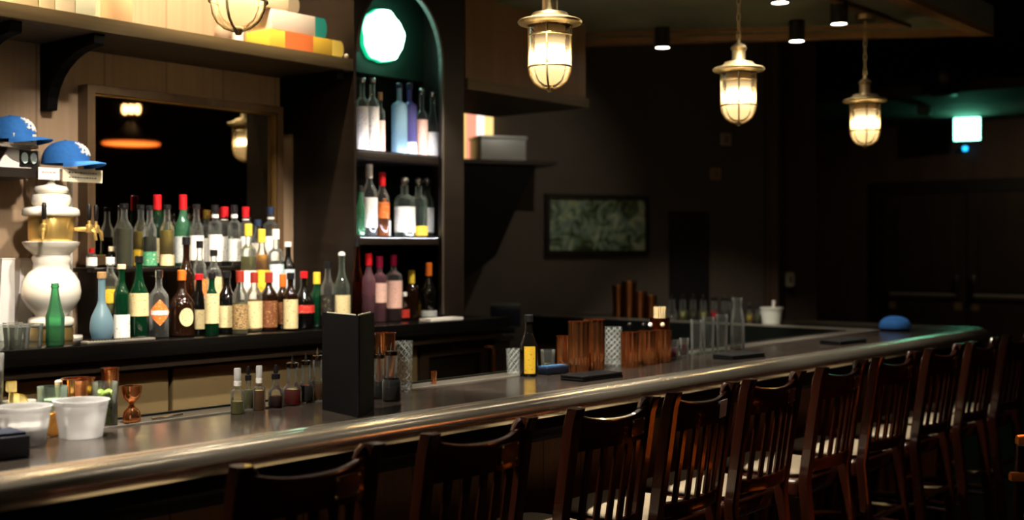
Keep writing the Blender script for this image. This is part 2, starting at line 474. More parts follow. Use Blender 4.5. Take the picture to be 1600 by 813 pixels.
# small plates on that wall
for px, py, lb in ((1133, 218, 'small square pale wall plate, the upper of two right of the picture'), (1117, 272, 'small square brownish wall plate, the lower of two right of the picture')):
    p, z = pic_pt(px)
    w = 9.5 * z / F
    t = thing('wall_plate', lb, 'plate', (p.x + PIC_N.x * .004, p.y + PIC_N.y * .004, Z_at(py, z)), pw_rz, 'square wall plates')
    obj('plate_cover', box(-w, w, -.012, 0, -w, w, bev=.004), mat('plate_' + ('a' if py < 250 else 'b'), 'a8968c' if py < 250 else '9a7a54', .5), t)
    obj('rocker', box(-w * .4, w * .4, -.02, -.0125, -w * .6, w * .6, bev=.002), mat('plate_rocker', '7a6656', .5), t)
# dark doorway in that wall (a black door leaf)
p0, z0 = pic_pt(1045); p1, z1 = pic_pt(1105); pm = (p0 + p1) / 2; hw = (p1 - p0).length / 2
d = struct('door_3', box(-hw, hw, -.03, .0, 0, Z_at(331, (z0 + z1) / 2)), mat('black_door', '0b0907', .6), 'narrow black door in the plaster wall right of the picture')
d.location = (pm.x + PIC_N.x * .003, pm.y + PIC_N.y * .003, 0); d.rotation_euler.z = pw_rz
obj('handle', tube([(-hw + .08, -.035, 1.0), (-hw + .08, -.07, 1.0), (-hw + .19, -.07, 1.0)], .01), AGEDBRASS, d)
# corner post and pipe
p, z = pic_pt(1203)
tr = struct('trim_4', box(-.05, .05, -.05, -.002, 0, 3.6), mat('corner_board', '5a4838', .6, var=.2, scale=(10, 10, 1)), 'lighter board at the corner of the plaster wall')
tr.location = (p.x, p.y, 0); tr.rotation_euler.z = pw_rz
xq, yq = pb.x + .35, pb.y + .25
p = XY_z(1234, 10.4)
tag(obj('conduit_pipe', lathe([(0, 0), (.022, 0), (.022, 3.69), (0, 3.69)], 14), mat('dark_pipe', '3a3a34', .45, .5), loc=(XY_z(1219, 10.45)[0], XY_z(1219, 10.45)[1], 0)), 'thin dark vertical pipe at the corner past the plaster wall', 'pipe')
t = thing('outlet_box', 'pale rounded switch box fixed beside the corner pipe', 'switch', (p[0], p[1], Z_at(437, 10.4)), TH - R(90))
obj('box_body', box(-.04, .04, -.03, .03, -.065, .065, bev=.02), mat('outlet_ivory', 'b0a890', .5), t)
obj('toggle', box(-.012, .012, -.042, -.0305, -.028, .028, bev=.003), mat('toggle_grey', '4c463c', .5), t)
xw = box(-.5, .06, .031, .09, 0, 3.69)
w = struct('wall_pier', xw, BROWNWALL, 'dark pier behind the corner pipe'); w.location = (p[0] + .45, p[1] + .02, 0); w.rotation_euler.z = TH - R(90)

# ------------------------------------------------------------------ the bar counter (an L)
XO, YO, X0B, Y1B = 7.44, 2.36, -1.2, 5.5
def ell(profile, bm=None, x0=X0B, y1=Y1B):
    """sweep an (inward offset, z) outline along the two legs of the bar"""
    own = bmesh.new(); R0, R1, R2, R3 = [], [], [], []
    rc = .22                                   # rounded corner
    stations = []
    for o, z in profile:
        col = [own.verts.new((x0, YO + o, z))]
        n = 8
        for k in range(n + 1):
            a = -pi / 2 + (pi / 2) * k / n
            cx, cy = XO - rc, YO + rc
            rad = max(rc - o, .0)
            if o <= rc:
                col.append(own.verts.new((cx + rad * cos(a), cy + rad * sin(a), z)))
            else:
                col.append(own.verts.new((XO - o, YO + o, z)))
        col.append(own.verts.new((XO - o, y1, z)))
        stations.append(col)
    m = len(profile)
    for i in range(m):
        A, B = stations[i], stations[(i + 1) % m]
        for k in range(len(A) - 1):
            try: own.faces.new((A[k], A[k + 1], B[k + 1], B[k]))
            except ValueError: pass
    for k in (0, -1):
        try: own.faces.new([s[k] for s in stations])
        except ValueError: pass
    bmesh.ops.remove_doubles(own, verts=own.verts, dist=1e-5)
    bmesh.ops.dissolve_degenerate(own, dist=1e-5, edges=own.edges)
    return own
BARTOP = mat('bar_top_slate', '302a25', .18, var=.25, scale=(9, 9, 9), rvar=.07, spec=.6)
RAILM = mat('pewter_arm_rail', 'd6ccb8', .21, 0.9, var=.15, scale=(2, 60, 60), rvar=.05)
DIE = plank_mat('bar_front_boards', '7a5433', .22, .2, .55)
bar = thing('bar_counter', 'long dark bar counter with rounded metal arm rail, turning at its far end', 'bar', (0, 0, 0))
obj('bar_top', ell([(.13, 1.03), (.53, 1.03), (.53, BZ), (.13, BZ)]), BARTOP, bar, 30)
rail = [(.035, 1.006), (.008, 1.012), (.0, 1.026), (.0, 1.044), (.01, 1.066), (.03, 1.080), (.052, 1.083), (.066, 1.080), (.074, 1.0735), (.082, 1.0735), (.09, 1.078), (.108, 1.0775), (.1295, 1.0705), (.1295, 1.0)]
obj('arm_rail', ell(rail), RAILM, bar, 40)
obj('rail_moulding', ell([(.045, .93), (.035, .945), (.035, .97), (.05, .9995), (.26, .9995), (.26, .93)]), mat('dark_moulding', '0c0806', .7, spec=.1), bar, 30)
obj('steel_lip', ell([(.531, 1.03), (.539, 1.03), (.539, BZ + .004), (.531, BZ + .004)]), STEEL, bar, 30)
obj('drip_ledge', ell([(.54, 1.02), (.68, 1.02), (.68, 1.066), (.54, 1.066)]), mat('rubber_ledge', '5c564c', .45, .5, bump=.5, scale=(150, 150, 150)), bar, 30)
obj('ledge_apron', ell([(.681, .9), (.695, .9), (.695, 1.072), (.681, 1.072)]), mat('dark_steel_apron', '2a302c', .3, .8), bar, 30)
obj('front_panel', ell([(.265, .1), (.29, .1), (.29, .929), (.265, .929)]), DIE, bar, 30)
obj('plinth', ell([(.285, 0), (.35, 0), (.35, .0995), (.285, .0995)]), BLACKWOOD, bar, 30)
obj('inner_panel', ell([(.61, .1), (.63, .1), (.63, 1.0195), (.61, 1.0195)]), STEELD, bar, 30)

# ------------------------------------------------------------------ back bar: counter, fridges, shelf, mirror, cabinet
CY = 4.1
XR = X_at(795, CY)
t = thing('back_counter', 'black counter along the tan wall carrying the bottles', 'counter')
obj('worktop', box(-1.2, XR, CY, WY - .003, CZ - .064, CZ, bev=.004), mat('black_counter_top', '0a0908', .2, rvar=.05, scale=(8, 8, 8), spec=.4), t)
obj('front_lip', box(-1.2, XR - .02, CY + .03, CY + .06, CZ - .11, CZ - .0645), mat('dark_counter_lip', '2a2119', .35), t)
obj('end_panel', box(XR - .05, XR - .005, CY + .065, WY - .003, 0, CZ - .065), BLACKWOOD, t)
seams = [-1.19, -.2, .75, 1.55, X_at(267, CY + .09), X_at(505, CY + .09), X_at(655, CY + .09)]
names = ['steel undercounter fridge below the tap tower end, out past the containers', 'steel undercounter fridge below the hat shelf', 'steel undercounter fridge left of the tap tower',
         'steel undercounter fridge door below the green soda bottle and jigger', 'steel undercounter fridge door behind the spray bottles', 'steel undercounter fridge behind the black upright menu']
for i in range(1, 6):
    x0, x1 = seams[i] + .006, seams[i + 1] - .006
    f = thing('undercounter_fridge', names[i], 'fridge', (0, 0, 0), 0, 'undercounter fridges')
    obj('body', box(x0, x1, CY + .14, WY - .01, .08, CZ - .12), BLACKPL, f, 0)
    obj('door', box(x0 + .004, x1 - .004, CY + .09, CY + .135, .12, CZ - .125, bev=.006), STEELD, f)
    obj('toe_kick', box(x0, x1, CY + .16, CY + .2, 0, .0795), BLACKPL, f, 0)
x0, x1 = seams[6] + .006, XR - .056
f = thing('wine_cooler', 'black framed cooler with a glass door and bar handle under the counter end', 'fridge')
obj('body', box(x0, x1, CY + .14, WY - .01, .02, CZ - .12), BLACKPL, f, 0)
obj('door_frame', frame_bm(x0 + .004, x1 - .004, .1, CZ - .125, .06, CY + .09, CY + .135), mat('cooler_frame', '30261c', .35), f, 0)
obj('door_glass', box(x0 + .062, x1 - .062, CY + .105, CY + .115, .158, CZ - .183), mat('smoked_door_glass', '17150f', .08, coat=.4), f, 0)
xh = X_at(768, CY + .06)
obj('handle', tube([(xh - .02, CY + .089, CZ - .15), (xh, CY + .05, CZ - .16), (xh, CY + .045, CZ - .2), (xh, CY + .045, .5), (xh, CY + .089, .48)], .013), COPPER, f)

# overhead shelf with brackets
SY, SZ0, SZ1 = 4.2, 2.405, 2.463
XS1 = X_at(553, SY) - .003
t = thing('overhead_shelf', 'long thick wooden shelf above the mirror, on curved black brackets', 'shelf')
obj('board', box(-1.2, XS1, SY, WY - .003, SZ0, SZ1, bev=.003), SHELFWOOD, t)
bp = [(WY - .003, SZ0 - .001), (SY + .03, SZ0 - .001), (SY + .03, SZ0 - .04)]
for k in range(9):
    a = k / 8 * pi / 2
    bp.append((WY - .06 - (.35) * (1 - sin(a)), SZ0 - .045 - .225 * (1 - cos(a))))
bp += [(WY - .055, SZ0 - .275), (WY - .003, SZ0 - .275)]
for xk in (X_at(62, WY), X_at(62, WY) - .34, X_at(62, WY) - 1.4, XS1 - .08):
    obj('bracket', prism(bp, 'x', xk, xk + .045), mat('bracket_black', '0a0806', .7, spec=.1), t, 0)
# mirror
MY = 4.6
mx0, mx1 = X_at(131, MY), X_at(437, MY)
mz1 = Z_at(133, dep(140, MY)); mz0 = 1.49
t = thing('mirror', 'large wall mirror in a thin brown and gold frame behind the bottles', 'mirror')
obj('mirror_frame', frame_bm(mx0, mx1, mz0, mz1, .035, MY - .03, WY - .004), mat('mirror_frame_brown', '5c4630', .4, var=.2, scale=(20, 20, 3)), t, 0)
obj('gilt_slip', frame_bm(mx0 + .036, mx1 - .036, mz0 + .036, mz1 - .036, .008, MY - .016, MY + .008), mat('dull_gilt', '8a6a38', .45, .7), t, 0)
obj('mirror_glass', box(mx0 + .036, mx1 - .036, MY + .01, MY + .02, mz0 + .036, mz1 - .036), mat('silvered_mirror', '8f897d', .015, 1.0), t, 0)

# arched cabinet
UY = 4.2
ux0, uxl, uxr, ux1 = X_at(553, UY), X_at(557, UY), X_at(692, UY), X_at(725, UY)
t = thing('arched_cabinet', 'tall black arched bottle cabinet standing on the back counter beside the mirror', 'cabinet')
UT = 3.3
obj('side_panel', box(ux0, uxl, UY + .03, WY - .004, CZ + .001, UT), BLACKWOOD, t, 0)
obj('side_panel', box(ux1 - .03, ux1, UY + .03, WY - .004, CZ + .001, UT), BLACKWOOD, t, 0)
obj('back_panel', box(uxl, ux1 - .031, WY - .03, WY - .005, CZ + .001, UT), mat('cabinet_back', '120e0b', .6), t, 0)
# front with arch opening
xc, ra, zs_, rz_ = (uxl + uxr) / 2, (uxr - uxl) / 2, 2.50, .36
arch = [(ux0, CZ + .001), (uxl, CZ + .001), (uxl, zs_)]
for k in range(1, 24):
    a = pi - pi * k / 24
    arch.append((xc + ra * cos(a), zs_ + rz_ * sin(a)))
arch += [(uxr, zs_), (uxr, CZ + .001), (ux1, CZ + .001), (ux1, UT), (ux0, UT)]
obj('arched_front', prism(arch, 'y', UY, UY + .03), BLACKWOOD, t, 0)
edge = [(uxr - .004, UY - .004, CZ + .03), (uxr - .004, UY - .004, zs_)] + [(xc + (ra - .004) * cos(pi * k / 24), UY - .004, zs_ + rz_ * sin(pi * k / 24)) for k in range(1, 24)] + [(uxl + .002, UY - .004, zs_)]
obj('arch_bead', tube(edge, .007), mat('arch_bead', '4a4238', .35), t)
zsh1 = Z_at(240, dep(622, UY)); zsh2 = Z_at(372, dep(622, UY))
LED = mat('shelf_light_strip', 'e8f0ff', .4, emis='eef2ff', estr=20.0)
for z in (zsh1, zsh2):
    sh = obj('shelf', box(uxl + .002, ux1 - .032, UY + .032, WY - .031, z - .035, z, bev=.003), BLACKWOOD, t)
    obj('light_strip', box(uxl + .01, uxr + .01, UY + .042, UY + .050, z + .0005, z + .004), LED, sh, 0)
    obj('shelf_lip', box(uxl + .002, ux1 - .032, UY + .032, UY + .040, z + .0005, z + .009), BLACKWOOD, sh, 0)
obj('lamp_board', box(uxl + .002, ux1 - .032, 4.47, 4.5, 2.46, UT - .02), mat('green_felt_board', '16352a', .7), t, 0)
# green lamp disc
gx = X_at(599, 4.43); gz = Z_at(56, dep(599, 4.43)); gd = dep(599, 4.43); gr = 39.5 * gd / F
def wob(a): return 1 + .035 * sin(5 * a + .6) + .02 * sin(11 * a) + .02 * cos(3 * a)
g = thing('round_lamp', 'glowing round green-white lamp in the top of the arched cabinet', 'lamp', (gx, 4.455, gz))
poly = [(gr * wob(2 * pi * k / 48) * cos(2 * pi * k / 48), gr * wob(2 * pi * k / 48) * sin(2 * pi * k / 48)) for k in range(48)]
obj('glass_disc', prism(poly, 'y', -.045, -.012), mat('green_white_glow', 'd8fff0', .3, emis='b4ffe2', estr=3.0), g, 0)
obj('backing_ring', prism([(x * 1.05, z * 1.05) for x, z in poly], 'y', -.0115, .014), mat('lamp_ring_green', '1f8a62', .3, emis='0fae74', estr=.5), g, 0)

# soffit right of the cabinet
fx0, fx1 = X_at(727, UY + .02), X_at(915, UY + .02)
struct('wall_soffit', box(fx0, fx1, UY + .02, WY + .3, SZ1 + .001, CEZ - .001), mat('soffit_tan', '6b5138', .6, var=.15, scale=(12, 12, 1)), 'tan boxed panel right of the arched cabinet')
struct('trim_5', box(fx0, fx1 + .01, UY, WY + .31, SZ0, SZ1), SHELFWOOD, 'wooden trim along the lower edge of the boxed panel')

# ------------------------------------------------------------------ alcove beyond the cabinet: ledge, gusset, box, posters
p0, z0 = pic_pt(700); p1, z1 = pic_pt(868)
off = .42
def alc(px, o):                      # point at distance o in front of the plaster wall, seen at px
    a, b = ray(px)
    q = PIC_0 + PIC_N * o
    det = PIC_D.x * (-b) - PIC_D.y * (-a)
    tt = ((-q.x) * (-b) - (-q.y) * (-a)) / det
    p = q + PIC_D * tt
    return p, depth(p.x, p.y), (p - PIC_0).dot(PIC_D)
_, za, u1 = alc(870, off); u0 = alc(690, off)[2]
zl = Z_at(250, alc(790, off)[1])
def on_wall(o):                      # put a root into the wall frame: x along the wall, -y out into the room
    o.location = (PIC_0.x, PIC_0.y, 0); o.rotation_euler.z = pw_rz; return o
t = on_wall(thing('ledge', 'dark ledge on a large slanting gusset past the arched cabinet', 'shelf'))
obj('ledge_board', box(u0, u1, -off, -.003, zl - .03, zl), BLACKWOOD, t, 0)
ua = alc(838, off)[2]; ub = alc(776, off)[2]
zb = Z_at(400, za)
obj('gusset', prism([(u0, zl - .031), (ua, zl - .031), (ub, zb), (u0, zb - .3)], 'y', -off + .02, -.003), mat('gusset_black', '0a0806', .7, spec=.1), t, 0)
t = on_wall(thing('steel_box', 'pale steel box standing on the dark ledge', 'box'))
b0, b1 = alc(751, off - .08)[2], alc(822, off - .08)[2]
obj('box_body', box(b0, b1, -off + .08, -.1, zl + .001, Z_at(219, za), bev=.006), mat('pale_steel', 'a4a8a4', .45, .4), t)
obj('box_lid', box(b0 - .008, b1 + .008, -off + .072, -.09, Z_at(219, za) + .0005, Z_at(214, za), bev=.004), mat('pale_steel_lid', 'b8bcb8', .4, .4), t)
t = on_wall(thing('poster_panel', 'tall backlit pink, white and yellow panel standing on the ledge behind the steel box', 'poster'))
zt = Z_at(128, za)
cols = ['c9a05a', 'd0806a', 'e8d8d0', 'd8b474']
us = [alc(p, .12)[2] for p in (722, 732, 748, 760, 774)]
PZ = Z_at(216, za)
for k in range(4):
    obj('stripe', box(us[k], us[k + 1], -.075, -.05, zl + .001, zt + .1), mat('stripe_' + 'abcd'[k], cols[k], .6, emis=cols[k], estr=.55), t, 0)  # stripes glow by emission in their own colours; no lamp sits behind
t = on_wall(thing('wall_bracket', 'thin dark angled bracket on the wall above the steel box', 'bracket'))
u = alc(793, .1)[2]; v = alc(776, .1)[2]
obj('upright', box(u - .03, u + .03, -.06, -.004, Z_at(170, za), Z_at(125, za)), BLACKWOOD, t, 0)
obj('brace', tube([(u, -.064, Z_at(168, za)), (v - .05, -.064, Z_at(148, za))], .02), BLACKWOOD, t)

# service stand with a tablet past the counter end
sx0 = XR + .12
t = thing('service_stand', 'low dark stand past the end of the back counter', 'cabinet', (sx0 + .3, 4.9, 0))
obj('body', box(-.3, .3, -.2, .2, .06, 1.0), BLACKWOOD, t, 0); obj('stand_top', box(-.32, .32, -.22, .22, 1.0005, 1.03, bev=.004), BLACKWOOD, t)
obj('plinth', box(-.28, .28, -.18, .18, 0, .0595), BLACKPL, t, 0)
zt_ = dep(790, 4.85)
t = thing('till_screen', 'dark blue upright till screen past the end of the back counter', 'screen', (X_at(790, 4.85), 4.85, 1.031), TH - R(90))
obj('screen_case', box(-.095, .095, -.015, .015, .04, Z_at(478, zt_) - 1.03, bev=.005), mat('navy_case', '141d33', .35), t)
obj('top_edge', box(-.093, .093, -.012, .012, Z_at(478, zt_) - 1.0295, Z_at(475, zt_) - 1.03), mat('pale_edge', '9fb6c0', .3, .6), t, 0)
obj('foot', box(-.06, .06, -.07, .07, 0, .0395, bev=.004), BLACKPL, t)

# ------------------------------------------------------------------ pendant lanterns
GLOW, N, L = base_mat('lantern_glow')
N.remove(N['Principled BSDF'])
em = N.new('ShaderNodeEmission'); tc = N.new('ShaderNodeTexCoord'); sp = N.new('ShaderNodeSeparateXYZ')
cr = N.new('ShaderNodeValToRGB'); mr = N.new('ShaderNodeMapRange'); e = cr.color_ramp.elements
mr.inputs['From Min'].default_value = 0; mr.inputs['From Max'].default_value = .25
L.new(tc.outputs['Object'], sp.inputs[0]); L.new(sp.outputs[2], mr.inputs['Value']); L.new(mr.outputs['Result'], cr.inputs['Fac'])
e[0].position = .0; e[0].color = lin('f6c07c'); e[1].position = 1.0; e[1].color = (.09, .04, .012, 1)
for p, c in ((.12, (.95, .66, .33, 1)), (.5, (1, .8, .5, 1)), (.74, (1, .74, .4, 1)), (.84, (.5, .26, .08, 1))):
    k = e.new(p); k.color = c
st = N.new('ShaderNodeValToRGB'); e = st.color_ramp.elements
e[0].position = 0; e[0].color = (.007, .007, .007, 1); e[1].position = 1; e[1].color = (.0008, .0008, .0008, 1)
for p, v in ((.2, .0075), (.34, .011), (.40, .025), (.45, .25), (.5, 1), (.55, .25), (.6, .025), (.68, .0055), (.78, .0025), (.86, .0012)):
    k = e.new(p); k.color = (v, v, v, 1)
L.new(mr.outputs['Result'], st.inputs['Fac'])
mu = N.new('ShaderNodeMath'); mu.operation = 'MULTIPLY'; mu.inputs[1].default_value = 62.0; st.color_ramp.interpolation = 'EASE'
L.new(st.outputs['Color'], mu.inputs[0]); L.new(mu.outputs[0], em.inputs['Strength'])
L.new(cr.outputs['Color'], em.inputs['Color']); L.new(em.outputs[0], N['Material Output'].inputs['Surface'])

PY = 2.75
def make_pendant():
    # origin at the lowest finial; chain runs up
    t = thing('lantern_pendant', '', 'lamp', (0, 0, 0), 0, 'caged lantern pendants over the bar')
    rg = .056
    obj('glass_globe', lathe([(0, .014), (.022, .018), (.042, .034), (rg - .003, .06), (rg, .085), (rg + .002, .235), (0, .235)], 36), GLOW, t)
    obj('outer_jar', lathe([(.02, .005), (.05, .014), (.068, .038), (.076, .08), (.076, .235)], 36), thin('lantern_jar', 'fff4e0', .05, 1.25), t)
    cage = obj('cage', tube(ring_pts(.08, .082), .0046, 8, closed=True), AGEDBRASS, t)
    obj('cage_ring', tube(ring_pts(.08, .2), .0036, 8, closed=True), AGEDBRASS, cage)
    for k in range(4):
        a = R(30) + k * pi / 2
        pts = [(rr * cos(a), rr * sin(a), z) for rr, z in ((.08, .235), (.08, .2), (.08, .14), (.08, .082), (.076, .052), (.062, .026), (.04, .008), (.018, .0), (.004, -.002))]
        obj('cage_wire', tube(pts, .0041, 8), AGEDBRASS, cage)
    obj('finial', lathe([(0, -.014), (.008, -.012), (.012, -.004), (.016, .002), (.012, .007), (0, .008)], 18), AGEDBRASS, t)
    obj('shade', lathe([(.086, .236), (.118, .244), (.122, .252), (.117, .257), (.085, .266), (.07, .275), (.066, .284), (.03, .290), (.03, .236)], 40), AGEDBRASS, t)
    obj('neck', lathe([(.032, .2905), (.03, .295), (.03, .34), (.036, .345), (.038, .352), (.03, .362), (.012, .374), (.006, .39), (0, .392)], 28), AGEDBRASS, t)
    obj('hanging_loop', tube([(0, .012 * cos(a), .402 + .012 * sin(a)) for a in [2 * pi * k / 16 for k in range(16)]], .003, 6, closed=True), AGEDBRASS, t)
    return t
def link_bm(z0, z1):
    bm = bmesh.new(); n = int((z1 - z0) / .034)
    ln = (z1 - z0) / n
    for i in range(n):
        zc_ = z0 + (i + .5) * ln; hh = ln * .62; pts = []
        for k in range(12):
            a = 2 * pi * k / 12; u, v = .009 * cos(a), hh * sin(a)
            pts.append((u, 0, zc_ + v) if i % 2 else (0, u, zc_ + v))
        tube(pts, .0028, 6, bm, closed=True)
    return bm
zpd = CAMH + .602
pend = make_pendant()
plab = ['caged brass lantern lamp over the near bar end, out past the containers', 'caged brass lantern lamp hanging before the books on the overhead shelf', 'large caged brass lantern lamp hanging right of the arched cabinet',
        'caged brass lantern lamp hanging above the black door', 'smallest caged brass lantern lamp, hanging nearest the exit sign']
chain_me = None
for i in range(5):  # first lantern is out of view, added for light on the near end
    xp = .753 * PY + (i - 1) * .5195 * PY
    o = pend if i == 0 else dup(pend, (0, 0, 0))
    o.location = (xp, PY, zpd + .014 + (0, .008, -.008, -.018, -.025)[i]); o['label'] = plab[i]
    if i == 0:
        ch = obj('chain', link_bm(.40, 2.9 - zpd - .014 - .03), AGEDBRASS, o)
        obj('ceiling_rose', lathe([(0, 2.865 - zpd - .014), (.05, 2.87 - zpd - .014), (.055, 2.899 - zpd - .014), (0, 2.899 - zpd - .014)], 24), AGEDBRASS, o)

# spotlights under the canopy
SPOTW = mat('spot_lens', 'ffffff', .3, emis='fff1dc', estr=14.0)
def make_spot():
    t = thing('spotlight', '', 'spotlight', (0, 0, 0), 0, 'black cylinder spotlights under the canopy')
    obj('housing', lathe([(.043, 0), (.046, 0), (.046, .12), (.02, .124), (0, .124)], 24), BLACKPL, t)
    obj('lens', lathe([(0, .004), (.0405, .004), (.0405, .014), (0, .014)], 24), SPOTW, t)
    return t
spot = make_spot(); first = True
spots = [(1311, 38, 'black cylinder spotlight above the lantern nearest the exit sign'), (1219, 5, 'nearest of the four lit spotlights, above the lantern over the black door'),
         (1245, 65, 'lit spotlight low between the two farther lanterns, on the canopy'), (1035, 75, 'lit spotlight farthest along the canopy, left of the lantern over the black door')]
for px, py, lb in spots:
    z = F * (2.775 - CAMH) / (HOR - py); x, y = XY_z(px, z)
    o = spot if first else dup(spot, (0, 0, 0)); first = False
    o.location = (x, y, 2.775); o['label'] = lb
def spotlamp(name, loc, target, energy, color, size, blend=.6, rad=.03):
    ld = bpy.data.lights.new(name, 'SPOT'); ld.energy = energy; ld.color = color; ld.spot_size = R(size); ld.spot_blend = blend; ld.shadow_soft_size = rad
    o = bpy.data.objects.new(name, ld); COL.objects.link(o); o.location = loc
    d = Vector(target) - Vector(loc); o.rotation_euler = d.to_track_quat('-Z', 'Y').to_euler()
    return o
WARM = (1, .78, .52); NEUT = (1, .9, .76)

# ------------------------------------------------------------------ bottles
def prof(style, h, r, nr=.0135):
    nr = min(nr, r * .8)
    P = {
        'std': [(0, 0), (r * .9, 0), (r, .01 * h), (r, .60 * h), (r * .93, .645 * h), (r * .72, .69 * h), (nr * 1.2, .75 * h), (nr, .80 * h), (nr, .955 * h), (nr * 1.12, .957 * h), (nr * 1.12, h), (0, h)],
        'vodka': [(0, 0), (r * .92, 0), (r, .012 * h), (r, .68 * h), (r * .95, .71 * h), (r * .7, .735 * h), (nr * 1.1, .76 * h), (nr, .78 * h), (nr, .96 * h), (nr * 1.12, .962 * h), (nr * 1.12, h), (0, h)],
        'wine': [(0, 0), (r * .9, 0), (r, .012 * h), (r, .54 * h), (r * .9, .60 * h), (r * .6, .68 * h), (nr * 1.3, .74 * h), (nr * 1.05, .82 * h), (nr, .955 * h), (nr * 1.15, .957 * h), (nr * 1.15, h), (0, h)],
        'squat': [(0, 0), (r * .88, 0), (r, .02 * h), (r * 1.0, .42 * h), (r * .92, .52 * h), (r * .68, .60 * h), (nr * 1.5, .67 * h), (nr * 1.1, .74 * h), (nr, .95 * h), (nr * 1.2, .952 * h), (nr * 1.2, h), (0, h)],
        'square': [(0, 0), (r * .94, 0), (r, .015 * h), (r, .55 * h), (r * .95, .62 * h), (r * .75, .67 * h), (nr * 1.5, .70 * h), (nr * 1.35, .73 * h), (nr * 1.35, .82 * h), (nr * 1.5, .822 * h), (nr * 1.5, .84 * h), (0, .84 * h)],
        'tear': [(0, 0), (r * .6, 0), (r * .85, .05 * h), (r, .16 * h), (r * .99, .26 * h), (r * .88, .36 * h), (r * .62, .46 * h), (nr * 1.4, .53 * h), (nr, .60 * h), (nr, .8 * h), (nr, .955 * h), (nr * 1.2, .957 * h), (nr * 1.2, h), (0, h)],
        'soda': [(0, 0), (r * .9, 0), (r, .015 * h), (r, .36 * h), (r * 1.03, .44 * h), (r * 1.0, .48 * h), (r * .82, .56 * h), (r * .62, .68 * h), (r * .45, .82 * h), (r * .38, .92 * h), (r * .46, .93 * h), (r * .46, .96 * h), (r * .4, .965 * h), (r * .4, h), (0, h)],
        'dash': [(0, 0), (r * .9, 0), (r, .03 * h), (r, .46 * h), (r * .9, .54 * h), (r * .5, .64 * h), (nr, .7 * h), (nr, .95 * h), (nr * 1.2, .955 * h), (nr * 1.2, h), (0, h)],
        'dasher': [(0, 0), (r * .84, 0), (r, .04 * h), (r, .38 * h), (r * .94, .44 * h), (r * .62, .52 * h), (r * .6, .56 * h), (r * .6, h), (0, h)],
        'flask': [(0, 0), (r * .9, 0), (r, .03 * h), (r * .96, .2 * h), (r * .72, .5 * h), (r * .5, .6 * h), (nr * 1.2, .68 * h), (nr, .75 * h), (nr, .95 * h), (nr * 1.2, .955 * h), (nr * 1.2, h), (0, h)],
    }
    return P[style]
BT = {'std': .58, 'vodka': .66, 'wine': .52, 'squat': .42, 'square': .55, 'tear': .4, 'soda': .4, 'dash': .45, 'flask': .3}
